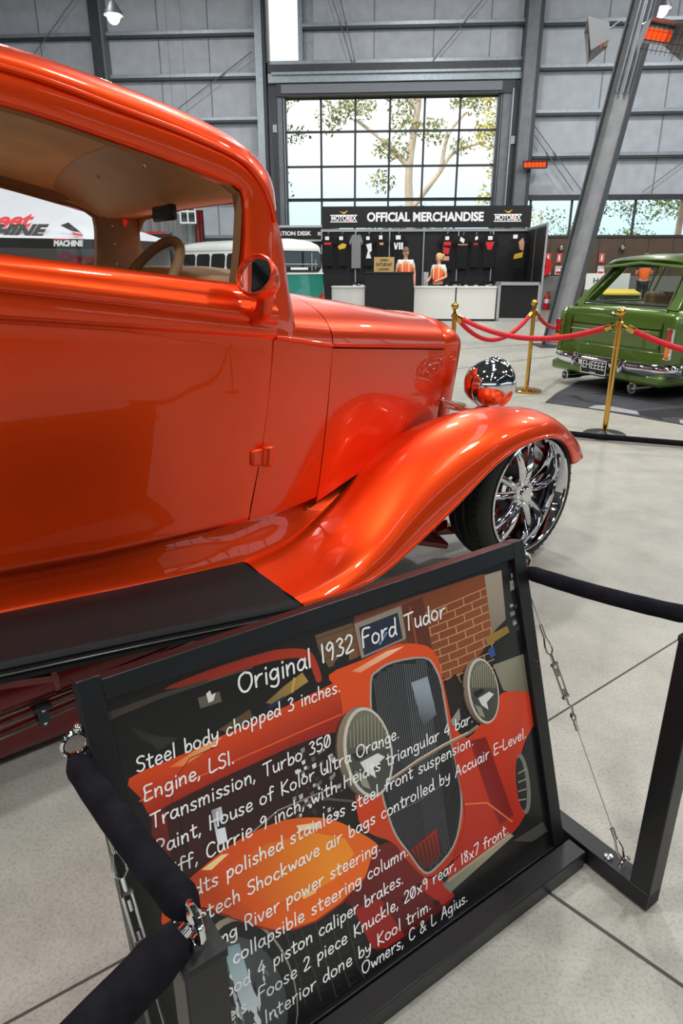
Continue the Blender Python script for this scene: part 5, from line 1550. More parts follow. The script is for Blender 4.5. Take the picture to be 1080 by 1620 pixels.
g = G(); g.box((-2.75, 0, .78), (.16, 1.1, .5)); cb(g, 'rear_seat', 'tan_trim', bevel=.06, segs=4)
g = G(); g.bx(-3.3, -1.4, -.60, .60, .52, .55); cb(g, 'cabin_floor', 'tan_dark', smooth=0)

# side mirror
mc = Vector((-1.325, .785, 1.225)); nrm = Vector((-.80, .42, .40)).normalized(); q = nrm.to_track_quat('Z', 'X').to_matrix().to_4x4()
g = G(); g.lathe([(.001, -.07), (.028, -.066), (.047, -.048), (.056, -.02), (.058, .0), (.058, .012), (.053, .018), (.049, .012), (.048, .004)], n=32); g.move(Matrix.Translation(mc) @ q); mr = cb(g, 'side_mirror', 'orange', smooth=60)
g = G(); g.disc((0, 0, .003), .049); g.move(Matrix.Translation(mc) @ q); cb(g, 'mirror_face', 'mirror', mr, smooth=0)
g = G(); P = crom([tuple(mc - nrm * .035 + Vector((0, 0, -.03))), (-1.290, .765, 1.165), (-1.283, .74, 1.13), (-1.28, .69, 1.115)], 5); g.tube(P, [.030 - .006 * math.sin(math.pi * i / (len(P) - 1)) for i in range(len(P))], 14); cb(g, 'mirror_arm', 'orange', mr)
# door hinge
for sd in (1, -1):
    g = G(); g.tube([(-1.262, sd * .690, .660), (-1.253, sd * .690, .725)], .020, 16); g.box((-1.285, sd * .684, .692), (.055, .018, .052)); cb(g, 'door_hinge', 'orange', bevel=.006)

# apron between body and running board
for sd in (1, -1):
    rows = []
    for x in np.linspace(-3.0, -.80, 40):
        zi = tab(x, [(-2.6, .435), (-2.07, .398), (-1.736, .37), (-1.35, .343), (-1.14, .352), (-1.0, .385), (-.8, .44)]) - .006
        yi = tab(x, [(-2.6, .66), (-1.35, .66), (-1.1, .615), (-.8, .545)])
        b = zb(x); yb = min(W_(x) - tab(x, [(-1.5, .045), (-1.25, .062), (-.8, .095)]), .644)
        rows.append([(x, sd * (yb - .01), b + .02), (x, sd * (yb - .008), b - .012), (x, sd * (yb + .002), b - .03), (x, sd * ((yb + yi) / 2 - .006), (b + zi) / 2), (x, sd * (yi - .004), zi + .02), (x, sd * (yi + .004), zi - .002), (x, sd * (yi + .012), zi - .008)])
    g = G(); g.grid(rows); cb(g, 'apron', 'orange', smooth=50)

# front fenders
FS = [  # lip, crest, inner
    [(-1.280, .90, .262), (-1.315, .78, .302), (-1.348, .655, .340)],
    [(-1.10, .893, .250), (-1.12, .76, .315), (-1.135, .60, .352)],
    [(-.95, .882, .256), (-.95, .70, .385), (-.94, .58, .42)],
    [(-.81, .872, .308), (-.78, .665, .505), (-.79, .53, .48)],
    [(-.66, .864, .372), (-.62, .66, .600), (-.60, .47, .56)],
    [(-.51, .861, .451), (-.45, .665, .668), (-.43, .45, .61)],
    [(-.35, .860, .545), (-.30, .68, .704), (-.28, .44, .62)],
    [(-.21, .860, .588), (-.16, .70, .712), (-.15, .44, .61)],
    [(-.07, .860, .603), (-.02, .70, .698), (0, .44, .595)],
    [(.03, .860, .592), (.10, .715, .670), (.12, .44, .57)],
    [(.11, .860, .552), (.215, .735, .609), (.25, .45, .52)],
    [(.160, .860, .490), (.315, .77, .522), (.345, .47, .45)],
    [(.185, .855, .450), (.352, .79, .447), (.375, .48, .40)]]
def fender(sd):
    tabl = []
    for (l, c, i) in FS:
        l, c, i = map(np.array, (l, c, i))
        S = np.array([l[0] + (c[0] - l[0]) * .55, l[1] - (l[1] - c[1]) * .27, l[2] + (c[2] - l[2]) * .66])
        S0 = np.array([l[0] + (c[0] - l[0]) * .18, l[1] - (l[1] - c[1]) * .03, l[2] + (c[2] - l[2]) * .24])
        Mm = np.array([c[0] * .45 + i[0] * .55, (c[1] + i[1]) / 2, max(c[2], i[2]) * .72 + min(c[2], i[2]) * .28])
        B = i + np.array([0, -.02, -.13])
        roll = l + np.array([.004, -.014, -.004]); 
        tabl.append([tuple(p * np.array([1, sd, 1])) for p in (roll, l + np.array([0, .002, .003]), S0, S, c, Mm, i, B)])
    return loft(tabl, 7, 5)
for sd in (1, -1):
    P = fender(sd)
    for _ in range(10):
        P[1:-1] = .25 * P[:-2] + .5 * P[1:-1] + .25 * P[2:]
    for _ in range(4):
        P[:, 6:-6] = .25 * P[:, 5:-7] + .5 * P[:, 6:-6] + .25 * P[:, 7:-5]
    g = G(); g.grid(P); fe = cb(g, 'front_fender', 'orange', smooth=60)
    g = G(); g.tube([tuple(p) for p in P[::3, 4]], .0075, 8); cb(g, 'fender_bead', 'orange', fe)
    Q = P.copy(); Q[:, :, 2] -= .012; Q[:, :, 1] -= .012 * sd
    g = G(); g.grid(Q[:, 3:]); cb(g, 'fender_inner', 'black_satin', fe, smooth=60)
# rear fenders
for sd in (1, -1):
    tabl = []
    for x, zo, zcr, yc in ((-2.44, .43, .48, .70), (-2.48, .48, .58, .71), (-2.54, .56, .69, .72), (-2.62, .62, .765, .73), (-2.70, .655, .80, .74), (-2.90, .61, .77, .74), (-3.06, .5, .67, .73), (-3.18, .36, .5, .72), (-3.22, .28, .36, .70)):
        tabl.append([(x, sd * .885, zo - .006), (x, sd * .90, zo), (x, sd * .885, zo + .6 * (zcr - zo)), (x, sd * (yc + .06), zcr), (x, sd * yc, zcr + .004), (x, sd * .62, zcr - .06), (x, sd * .60, zcr - .2)])
    g = G(); g.grid(loft(tabl, 6, 4)); cb(g, 'rear_fender', 'orange', smooth=60)

# running boards
def zo_(x): return tab(x, [(-2.7, .455), (-2.126, .387), (-1.763, .338), (-1.282, .268)])
def zi_(x): return tab(x, [(-2.7, .435), (-2.073, .396), (-1.736, .367), (-1.348, .341)])
for sd in (1, -1):
    g = G(); rows = []
    for f in np.linspace(0, 1, 24):
        xo = -2.46 + f * (2.46 - 1.284); xi = -2.46 + f * (2.46 - 1.349)
        r = []
        for k in range(9):
            t = k / 8; x = xi + (xo - xi) * t; z = zi_(x) * (1 - t) + zo_(x) * t
            r.append((x, sd * (.655 + .238 * t), z + .003))
        for dy, dz in ((.246, -.004), (.2505, -.010), (.2445, -.013), (.2445, -.018), (.2505, -.021), (.2505, -.029), (.2445, -.032), (.2445, -.037), (.2505, -.040), (.2505, -.048), (.243, -.053), (.2, -.055)):
            r.append((xo, sd * (.655 + dy), zo_(xo) + dz))
        rows.append(r)
    g.grid(rows)
    g.poly(rows[-1]); g.poly(rows[0])
    rb = cb(g, 'running_board', 'board_mat', smooth=30)
    g = G(); g.tube([(-2.46 + f * 1.176, sd * (.655 + .2515), zo_(-2.46 + f * 1.176) - .025) for f in np.linspace(0, 1, 12)], .0022, 6); cb(g, 'trim_line', 'chrome_soft', rb)
    # red frame skirt with stainless lines underneath
    g = G(); rows = []
    for x in np.linspace(-2.35, -1.46, 8):
        rows.append([(x, sd * .66, .30), (x, sd * .735, .27), (x, sd * .755, .20), (x, sd * .76, .10), (x, sd * .755, .035), (x, sd * .73, .014), (x, sd * .6, .012)])
    g.grid(rows); sk = cb(g, 'frame_skirt', 'maroon', smooth=50)
    g = G()
    for z0, z1, yy in ((.105, .121, .772), (.137, .149, .77), (.165, .172, .768)):
        g.tube([(-2.33, sd * yy, z0 + (z0 - z1) * .9), (-2.15, sd * yy, z0), (-1.93, sd * yy, z1), (-1.5, sd * yy, z1 + .02)], .0042, 8)
    cb(g, 'brake_line', 'chrome_soft', sk)
    for x in (-2.30, -2.035, -1.70):
        g = G(); g.box((x, sd * .772, .128), (.03, .022, .062)); g.box((x, sd * .776, .15), (.05, .012, .012)); cb(g, 'line_clamp', 'steel_dark', sk, bevel=.003)
        g = G(); g.ball((x, sd * .786, .15), .006, 6); g.ball((x, sd * .786, .11), .006, 6); cb(g, 'bolt', 'chrome', sk)
    g = G(); g.beam((-2.12, sd * .758, .25), (-1.98, sd * .758, .215), .012, .02); g.beam((-1.99, sd * .757, .26), (-1.985, sd * .757, .16), .012, .014); cb(g, 'gusset', 'maroon', sk)
# chassis ahead of the cowl
for sd in (1, -1):
    g = G(); g.beam((-1.3, sd * .42, .27), (-.1, sd * .36, .22), .06, .12); g.beam((-.1, sd * .36, .22), (.28, sd * .34, .25), .05, .08); cb(g, 'frame_rail', 'maroon', bevel=.01)
    g = G(); g.beam((-.40, sd * .40, .12), (.0, sd * .60, .13), .05, .04); g.beam((.12, sd * .38, .14), (.0, sd * .60, .13), .05, .04); g.beam((-.55, sd * .44, .17), (-.28, sd * .56, .10), .10, .03); cb(g, 'control_arm', 'maroon', bevel=.008)
    g = G(); g.tube([(-.5, sd * .5, .10), (-.62, sd * .46, .14), (-.8, sd * .5, .11)], .012, 8); g.tube([(-.36, sd * .52, .15), (-.52, sd * .5, .19)], .014, 8); cb(g, 'brake_hose', 'black_rubber')
    g = G(); g.box((-.30, sd * .53, .175), (.09, .05, .05)); cb(g, 'arm_bracket', 'maroon', bevel=.008)
g = G(); g.bx(-3.1, -.45, -.38, .38, .10, .40); cb(g, 'underbody_light_block', 'black_satin', smooth=0)  # plain dark box added under the body to block light
# air-suspended wheels with five twin spokes
def hot_wheel(x, sd, rr=.323, w=.215, rim=.252):
    e = bpy.data.objects.new('wheel', None); COL.objects.link(e); e.parent = hot
    e.location = (x, -sd * (.79 - w / 2), rr); h = w / 2
    def fin(g, name, m, **k):
        g.v = [(a, b * (-sd), c) for a, b, c in g.v]; return g.build(name, m, e, **k)
    g = G(); g.lathe([(rim - .004, h * .9), (rim + .010, h), (rim + .035, h - .002), (rr - .016, h * .86), (rr - .004, h * .66), (rr, h * .5), (rr - .006, h * .47), (rr - .006, h * .43), (rr, h * .40), (rr + .001, .03), (rr - .006, .026), (rr - .006, .012), (rr + .001, .008), (rr + .001, -.02), (rr - .006, -.024), (rr - .006, -.038), (rr, -.042), (rr, -h * .5), (rr - .016, -h * .86), (rim + .03, -h), (rim, -h)], axis='Y', n=72)
    for k in range(60):
        a = 2 * math.pi * k / 60
        m = Matrix.Rotation(-a, 4, 'Y')
        g2 = len(g.v); g.box((rr - .001, .070, 0), (.004, .03, .004)); g.move(m, g2)
    fin(g, 'tire', 'black_rubber', smooth=50)
    g = G(); g.lathe([(rim, h * .86), (rim + .004, h + .004), (rim - .004, h + .006), (rim - .012, h - .006), (rim - .018, h - .030), (rim - .026, h - .045), (rim - .030, -.02), (rim - .034, -h * .9)], axis='Y', n=72); fin(g, 'rim', 'chrome', smooth=50)
    for k in range(5):
        a = 2 * math.pi * k / 5 + .30
        g = G()
        for o in (-1, 1):
            P = [(.045, .058, o * .012), (.085, .068, o * .020), (.14, .066, o * .033), (.19, .052, o * .044), (rim - .024, .036, o * .050)]
            rows = []
            for r_, y_, t_ in crom(P, 4):
                ww = .0155 + .003 * (r_ / .2)
                rows.append([(r_, y_ + .010, t_ - ww * .5), (r_, y_ + .014, t_), (r_, y_ + .010, t_ + ww * .5), (r_, y_ - .006, t_ + ww), (r_, y_ - .030, t_ + ww * .6), (r_, y_ - .030, t_ - ww * .6), (r_, y_ - .006, t_ - ww)])
            g.grid(rows, close_v=True)
        g.move(Matrix.Rotation(-a, 4, 'Y')); fin(g, 'spoke', 'chrome', smooth=40)
    g = G(); g.lathe([(.066, .02), (.066, .060), (.060, .070), (.040, .074), (.036, .082), (.030, .088), (.001, .090)], axis='Y', n=40); fin(g, 'hub_cap', 'chrome', smooth=40)
    g = G()
    for k in range(5):
        a = 2 * math.pi * (k + .5) / 5 + .30; g.lathe([(.010, .06), (.010, .076), (.006, .080), (.001, .080)], axis='Y', n=10, o=(.050 * math.cos(a), 0, .050 * math.sin(a)))
    fin(g, 'wheel_nut', 'chrome', smooth=40)
    g = G(); g.lathe([(.06, -.005), (.165, -.005), (.165, -.035), (.06, -.035)], axis='Y', n=48); fin(g, 'brake_disc', 'steel_dark', smooth=30)
    g = G(); g.box((-.10, -.012, -.115), (.10, .07, .09), m=Matrix.Rotation(R(-40), 3, 'Y')); g.box((.02, -.012, .15), (.14, .07, .07)); fin(g, 'brake_caliper', 'maroon', bevel=.012)
for sd in (1, -1):
    hot_wheel(0, sd); hot_wheel(-2.80, sd, .335, .24, .268)
# headlights on a bar
for sd in (1, -1):
    hx, hy, hz = .085, sd * .435, .748
    g = G(); g.lathe([(.001, -.112), (.03, -.108), (.062, -.094), (.088, -.066), (.104, -.030), (.110, .005), (.112, .03), (.116, .036), (.118, .048), (.114, .058), (.104, .060)], axis='X', n=48, o=(hx, hy, hz)); hl = cb(g, 'headlight', 'chrome', smooth=60)
    g = G(); g.lathe([(.104, .056), (.08, .066), (.04, .072), (.001, .074)], axis='X', n=40, o=(hx, hy, hz)); cb(g, 'lens', 'lens', hl, smooth=60)
    g = G(); g.tube([(hx - .01, hy, hz - .10), (hx - .015, hy + sd * .005, hz - .15)], [.028, .022], 12); cb(g, 'headlight_post', 'chrome', hl)
    g = G(); g.tube(crom([(-.13, sd * .365, .688), (-.09, sd * .372, .672), (-.03, sd * .395, .640), (.03, sd * .415, .632), (.065, sd * .43, .655)], 6), .0085, 10); g.tube(crom([(-.13, sd * .36, .665), (-.06, sd * .38, .640), (.03, sd * .41, .625)], 6), .007, 10); g.ball((-.135, sd * .367, .689), .013, 8); cb(g, 'headlight_bar', 'chrome', hl)

# ------------------------------------------------------------------ display board in the foreground
sign = thing('display_board', 'black framed display board with a car photo and white handwriting', 'display board', (-.2482, .6136, 0), R(35.07))
LS, LC = math.sin(R(16.54)), math.cos(R(16.54)); BW, BH = .9143, .696
def bp_(u, v, w=0.0):      # board coordinates (along, up the slope, out towards the reader) to the stand's own
    return (u, v * LS - w * LC, .04 + v * LC + w * LS)
def slope_box(g, u0, u1, v0, v1, w0, w1):
    c = [bp_(u, v, w) for w in (w0, w1) for u, v in ((u0, v0), (u1, v0), (u1, v1), (u0, v1))]
    return g._add(c, [(0, 3, 2, 1), (4, 5, 6, 7), (0, 1, 5, 4), (1, 2, 6, 5), (2, 3, 7, 6), (3, 0, 4, 7)])
for u0, u1, v0, v1 in ((-.004, .030, -.02, BH + .006), (BW - .034, BW, -.02, BH), ):
    g = G(); slope_box(g, u0, u1, v0, v1, -.036, .0); g.build('stile', 'black_metal', sign, bevel=.0015)
g = G(); slope_box(g, .030, BW - .034, BH - .034, BH - .001, -.036, -.0005); g.build('top_rail', 'black_metal', sign, bevel=.0015)
g = G(); slope_box(g, .030, BW - .034, -.02, .006, -.036, -.0005); g.build('bottom_rail', 'black_metal', sign, bevel=.0015)
g = G(); slope_box(g, .028, BW - .032, .0, BH - .03, -.022, -.0125); panel = g.build('panel', 'black_satin', sign, smooth=0)

# the printed photograph: flat colour areas in the print's drawing grid, laid on the panel
PH = [0.000747024298, -0.000164237453, 0.0865467788, -0.00059172298, -0.000815051778, 1.60705098, -0.00046750499, -4.42796731e-06, 1.0]
def uvp(x, y):
    q = PH[6] * x + PH[7] * y + 1.0
    return (PH[0] * x + PH[1] * y + PH[2]) / q, (PH[3] * x + PH[4] * y + PH[5]) / q
PV = []; PF = []; PC = []; layer = [0]
def poly(c, pts, c1=None, a=None, b=None):
    if len(pts) > 12 and len(pts) != 28: pts = [tuple(p) for p in crom(pts, 3, closed=True)]
    P2 = [uvp(*p) for p in pts]
    P2 = [(min(max(u, .031), BW - .035), min(max(v, .007), BH - .035)) for u, v in P2]
    layer[0] += 1
    w = -.0122 + layer[0] * 4.0e-7
    bm = bmesh.new()
    vs = []
    for p in P2:
        if vs and (Vector((vs[-1].co.x, vs[-1].co.y)) - Vector(p)).length < 1e-6: continue
        vs.append(bm.verts.new((p[0], p[1], 0)))
    if len(vs) > 2:
        try:
            bm.faces.new(vs); bmesh.ops.triangulate(bm, faces=bm.faces)
            if c1: bmesh.ops.subdivide_edges(bm, edges=bm.edges, cuts=5, use_grid_fill=True)
        except ValueError: pass
    C0 = np.array(lin(c)[:3]); C1 = np.array(lin(c1)[:3]) if c1 else C0
    if c1:
        A = np.array(uvp(*a)); B = np.array(uvp(*b)); D = B - A; L2 = float(D @ D)
    n = len(PV); bm.verts.index_update()
    for v in bm.verts:
        PV.append(bp_(v.co.x, v.co.y, w))
        t = 0.0
        if c1: t = min(1, max(0, float((np.array((v.co.x, v.co.y)) - A) @ D) / L2))
        PC.append(tuple(C0 + (C1 - C0) * t) + (1.0,))
    for f in bm.faces: PF.append(tuple(n + v.index for v in f.verts))
    bm.free()
def ell(c, cx, cy, rx, ry, rot=0, n=28, **k):
    q = R(rot); pts = []
    for i in range(n):
        t = 2 * math.pi * i / n; x = rx * math.cos(t); y = ry * math.sin(t)
        pts.append((cx + x * math.cos(q) - y * math.sin(q), cy + x * math.sin(q) + y * math.cos(q)))
    poly(c, pts, **k)
def line(c, pts, w):
    pts = np.array(pts, float); L = []; Q = []
    for i in range(len(pts)):
        a = pts[max(0, i - 1)]; b = pts[min(len(pts) - 1, i + 1)]; t = (b - a) / np.linalg.norm(b - a); n = np.array([-t[1], t[0]]) * w / 2
        L.append(pts[i] + n); Q.append(pts[i] - n)
    for i in range(len(pts) - 1): poly(c, [L[i], L[i + 1], Q[i + 1], Q[i]])
random.seed(3)
# background garage
poly((20,17,15),[(168,1100),(818,884),(874,1316),(330,1700),(220,1700)])
# dark upper left interior of the pictured car
# brick wall
brk=[(560,975),(640,948),(765,908),(783,1000),(760,1035),(712,1082),(690,1060),(640,1016),(600,1030),(560,1040)]
poly((118,58,30),brk,(140,74,40),(600,1000),(720,1050))
poly((112,84,56),[(498,1005),(558,985),(566,1040),(520,1056),(505,1030)])
# mortar: bricks around px (690..765, 940..1070)
for k in range(11):
    y0=962+k*13.2-8; line((196,150,106),[(668,y0+18-k*.3),(722,y0-4),(782,y0-30)],1.5)
for k in range(10):
    for j in range(4):
        x=678+j*27+(13 if k%2 else 0)+k*.8; y=962+k*13.2-8+18-(x-668)*.42
        if 668<x<778: line((196,150,106),[(x,y),(x+2.2,y+13)],1.5)
for k in range(4):
    line((70,52,36),[(500,1012+k*12),(562,990+k*12)],1.4)
# navy notice board with pale frame
poly((150,140,125),[(560,987),(634,958),(643,1010),(572,1042)])
poly((34,40,62),[(568,993),(629,969),(637,1010),(576,1037)])
line((110,150,190),[(600,1020),(612,1000)],3)
poly((96,44,24),[(636,958),(668,944),(690,1058),(664,1030),(643,1016)])
line((150,74,38),[(648,960),(660,1025)],3)
# pale pillar and workshop clutter
poly((172,160,142),[(766,910),(793,902),(800,980),(778,1002)],(128,116,100),(780,910),(785,1000))
poly((30,30,32),[(794,902),(822,893),(834,1000),(806,1012),(800,980)])
for i in range(14):
    x=random.uniform(800,826); y=random.uniform(905,1000); s=random.uniform(3,8); g=random.choice([60,90,130,160])
    poly((g,g,g-8),[(x,y),(x+s,y-s*.4),(x+s+1,y+s*.5),(x+1,y+s)])
poly((150,120,50),[(768,1008),(802,990),(806,1000),(772,1022)])
poly((40,80,150),[(772,1028),(780,1022),(784,1036),(776,1042)])
poly((24,24,26),[(800,1010),(836,996),(842,1030),(790,1050),(786,1030)])
poly((146,142,120),[(780,1052),(842,1028),(850,1098),(796,1092)],(110,106,90),(790,1050),(830,1100))
# pictured car: roof
poly((146,36,18),[(260,1090),(330,1060),(413,1034),(445,1027),(482,1027),(498,1040),(509,1074),(500,1078),(491,1053),(476,1041),(430,1046),(375,1062),(320,1080)],(178,50,22),(300,1080),(490,1040))
poly((13,12,11),[(172,1130),(240,1106),(375,1064),(430,1048),(474,1043),(488,1056),(498,1079),(455,1097),(402,1132),(350,1164),(290,1192),(222,1226),(206,1228)])
poly((64,56,48),[(168,1128),(250,1098),(330,1074),(330,1080),(252,1106),(172,1140)])
line((90,78,66),[(330,1078),(400,1056)],2)
poly((98,92,84),[(313,1104),(347,1094),(351,1110),(317,1121)])
poly((230,228,220),[(326,1098),(332,1092),(335,1100),(341,1096),(338,1108),(330,1112)])
poly((128,104,58),[(420,1112),(450,1085),(478,1064),(488,1078),(462,1096),(430,1114)],(176,140,70),(430,1110),(480,1070))
line((200,160,70),[(462,1096),(466,1072)],4); line((30,40,70),[(424,1120),(450,1104)],5)
poly((92,72,48),[(345,1155),(395,1122),(400,1134),(360,1158)])
poly((34,34,33),[(205,1150),(235,1160),(280,1170),(255,1185),(225,1170)]); poly((42,43,42),[(232,1166),(282,1166),(250,1188)])
poly((20,20,24),[(528,1050),(540,1034),(552,1032),(552,1052),(530,1064)])
# hood
poly((226,74,14),[(204,1232),(290,1193),(353,1163),(447,1120),(505,1092),(545,1074),(556,1090),(540,1158),(470,1178),(407,1206),(333,1240),(270,1274),(240,1292),(222,1262)],(150,24,10),(380,1140),(400,1215))
poly((238,110,34),[(268,1214),(310,1186),(352,1166),(330,1186),(290,1212)],(240,180,120),(270,1212),(340,1170))
line((120,18,8),[(272,1274),(272,1240),(300,1200),(340,1182)],1.6)
line((235,90,40),[(220,1268),(330,1222),(470,1160),(540,1130)],2.2)
# engine bay
poly((52,16,16),[(240,1292),(333,1240),(407,1206),(470,1178),(540,1158),(542,1200),(570,1290),(520,1296),(450,1296),(400,1316),(330,1366),(270,1412),(256,1330)],(26,14,16),(300,1300),(540,1200))
poly((120,26,22),[(240,1292),(262,1282),(275,1400),(262,1440),(240,1420)])
poly((150,150,160),[(334,1282),(350,1276),(360,1330),(345,1338)],(230,235,245),(334,1300),(350,1300))
poly((40,44,60),[(342,1300),(356,1296),(358,1308),(344,1312)])
for i in range(90):
    x=random.uniform(462,545); y=random.uniform(1185,1292)
    if (x-462)<(1292-y)*-.2: continue
    s=random.uniform(2,7); g=random.choice([20,30,50,90,140,190,225])
    poly((g,g,g+6),[(x,y),(x+s,y-s*.6),(x+s*1.1,y+s*.5),(x+.3*s,y+s)])
line((150,140,130),[(400,1316),(440,1282),(540,1240)],2.5); line((90,84,80),[(450,1296),(500,1262),(560,1268)],4)
line((20,16,16),[(282,1286),(300,1370)],4); line((60,22,20),[(308,1284),(318,1350)],3)
# grille shell
poly((226,76,16),[(520,1068),(573,1044),(615,1024),(640,1018),(675,1022),(692,1041),(700,1073),(713,1136),(729,1249),(736,1301),(728,1338),(704,1374),(671,1388),(643,1360),(619,1332),(590,1321),(568,1300),(560,1240),(545,1161),(538,1097)],(188,48,14),(600,1060),(680,1370))
poly((238,150,100),[(556,1062),(612,1030),(640,1022),(618,1036),(570,1064)],(250,200,170),(560,1060),(630,1025))
poly((168,160,150),[(585,1080),(595,1061),(621,1046),(672,1039),(691,1058),(701,1090),(714,1168),(730,1246),(730,1295),(718,1340),(690,1375),(670,1382),(645,1350),(624,1321),(611,1285),(602,1250),(588,1160)])
gl=[(588,1080),(598,1063),(622,1049),(671,1042),(688,1060),(698,1090),(711,1168),(727,1246),(727,1294),(716,1338),(688,1372),(671,1378),(647,1347),(627,1319),(614,1284),(605,1250),(591,1160)]
poly((26,27,31),gl)
def inside(p,pg):
    x,y=p; c=False; j=len(pg)-1
    for i in range(len(pg)):
        if (pg[i][1]>y)!=(pg[j][1]>y) and x<(pg[j][0]-pg[i][0])*(y-pg[i][1])/(pg[j][1]-pg[i][1])+pg[i][0]: c=not c
        j=i
    return c
for k in range(34):
    x0=590+k*3.35; seg=[]
    for y in np.arange(1044,1378,6):
        x=x0+(y-1060)*.118+((y-1060)/300)**2*4
        if inside((x,y),gl): seg.append((x,y))
    if len(seg)>2:
        g=92 if k<16 else 70
        if 14<k<26: g=110
        n=len(seg); line((g,g+2,g+6),seg[:n//2+1],1.25); line((g-22,g-22,g-18),seg[n//2:],1.25)
poly((150,160,172),[(650,1080),(676,1070),(690,1130),(668,1150)],(60,62,70),(672,1090),(660,1150))
poly((150,36,18),[(648,1345),(690,1310),(697,1352),(671,1376),(660,1362)],(90,24,16),(680,1320),(672,1370))
for k in range(7): line((26,20,20),[(656+k*6,1340-k*4),(662+k*6,1368-k*3)],1.6)
line((120,120,120),[(613,1290),(660,1268),(700,1240)],1.2)
# left tyre, wheel and splash under the big fender
poly((20,20,21),[(310,1432),(390,1456),(430,1470),(470,1466),(540,1426),(570,1440),(600,1500),(640,1500),(520,1590),(330,1700),(290,1700),(290,1480)])
for k in range(5):
    x=450+k*24; line((58,58,60),[(x,1470-k*6),(x+20,1530),(x+34,1590-k*6)],1.8)
    for j in range(9): line((40,40,42),[(x+3+j*3,1480-k*6+j*12),(x+18+j*3,1474-k*6+j*12)],1.6)
ell((150,146,128),392,1568,76,122,-14); ell((24,26,28),396,1570,70,116,-14); ell((70,78,80),390,1580,62,100,-14)
for i in range(46):
    a=random.uniform(0,6.28); r=random.uniform(.15,1); cx=385+r*50*np.cos(a); cy=1585+r*86*np.sin(a); s=random.uniform(6,22); t=random.uniform(-.6,.6)
    g=random.choice([30,60,110,150,190,225])
    dx,dy=np.sin(t),np.cos(t)
    poly((g,g+4,g+6),[(cx,cy),(cx+dx*s+s*.25,cy+dy*s),(cx+dx*s*1.6,cy+dy*s*1.9),(cx-s*.15,cy+s*.8)])
poly((120,150,156),[(352,1500),(378,1492),(398,1560),(412,1590),(384,1600)],(210,224,228),(360,1500),(400,1590))
poly((36,40,42),[(338,1512),(352,1504),(372,1590),(350,1600)])
# big left fender
poly((206,66,14),[(256,1462),(258,1436),(270,1413),(300,1389),(327,1366),(360,1340),(400,1316),(450,1297),(500,1293),(533,1299),(560,1312),(590,1330),(602,1346),(592,1370),(570,1396),(540,1426),(500,1455),(465,1468),(430,1470),(390,1458),(350,1444),(310,1434),(275,1452)],(238,104,20),(300,1400),(520,1350))
poly((246,146,34),[(360,1372),(420,1336),(490,1316),(545,1326),(560,1350),(530,1390),(480,1420),(420,1430),(370,1410)],(214,84,18),(520,1340),(390,1420))
poly((246,214,150),[(318,1376),(350,1352),(362,1350),(334,1376)]); poly((246,220,170),[(468,1306),(506,1300),(508,1310),(474,1314)])
poly((244,196,120),[(476,1416),(500,1406),(500,1412),(480,1422)]); 
line((150,34,10),[(310,1436),(350,1446),(390,1460),(430,1472),(465,1470),(500,1457),(540,1428),(570,1398),(592,1372)],3)
# maroon frame, lower splash
poly((112,20,20),[(592,1345),(619,1332),(643,1360),(671,1388),(700,1400),(716,1422),(690,1446),(640,1482),(610,1500),(590,1500),(560,1440),(545,1424),(575,1392)],(74,14,16),(640,1360),(600,1490))
poly((176,34,24),[(690,1388),(712,1400),(718,1418),(700,1432),(660,1402),(668,1390)])
poly((150,30,26),[(560,1440),(600,1420),(640,1480),(610,1500),(588,1500)])
for x,y in ((664,1400),(610,1436),(690,1428),(640,1424)): ell((26,20,20),x,y,5,4)
# right headlamp fender
poly((214,60,22),[(712,1150),(738,1168),(766,1136),(787,1104),(801,1094),(845,1095),(851,1104),(852,1143),(834,1164),(822,1203),(820,1249),(831,1287),(802,1326),(773,1344),(730,1350),(716,1360),(735,1300),(729,1250)],(176,34,16),(800,1110),(770,1330))
poly((132,20,14),[(742,1172),(768,1166),(812,1290),(790,1304),(772,1262)])
line((228,120,70),[(735,1272),(770,1270),(810,1300)],2.5)
poly((188,40,20),[(730,1350),(790,1330),(760,1352),(712,1400),(704,1376)])
poly((22,22,23),[(852,1143),(872,1246),(874,1296),(852,1330),(806,1332),(831,1287),(820,1249),(822,1203),(834,1164)])
ell((120,118,112),827,1240,11,48,-6); ell((30,30,31),824,1240,8,42,-6)
for k in range(4): line((150,148,130),[(819,1224+k*14),(832,1216+k*16)],2)
poly((70,68,64),[(812,1330),(858,1300),(870,1312),(840,1332)])
# bumper bar
poly((122,124,110),[(700,1400),(706,1392),(806,1318),(812,1322),(712,1412)],(170,160,130),(705,1400),(808,1320))
line((190,176,140),[(708,1394),(806,1320)],1.6)
# headlamp bar
line((150,130,112),[(614,1236),(660,1204),(700,1180),(740,1160),(756,1148)],5); line((235,220,205),[(614,1234),(660,1202),(700,1178),(740,1158)],1.6)
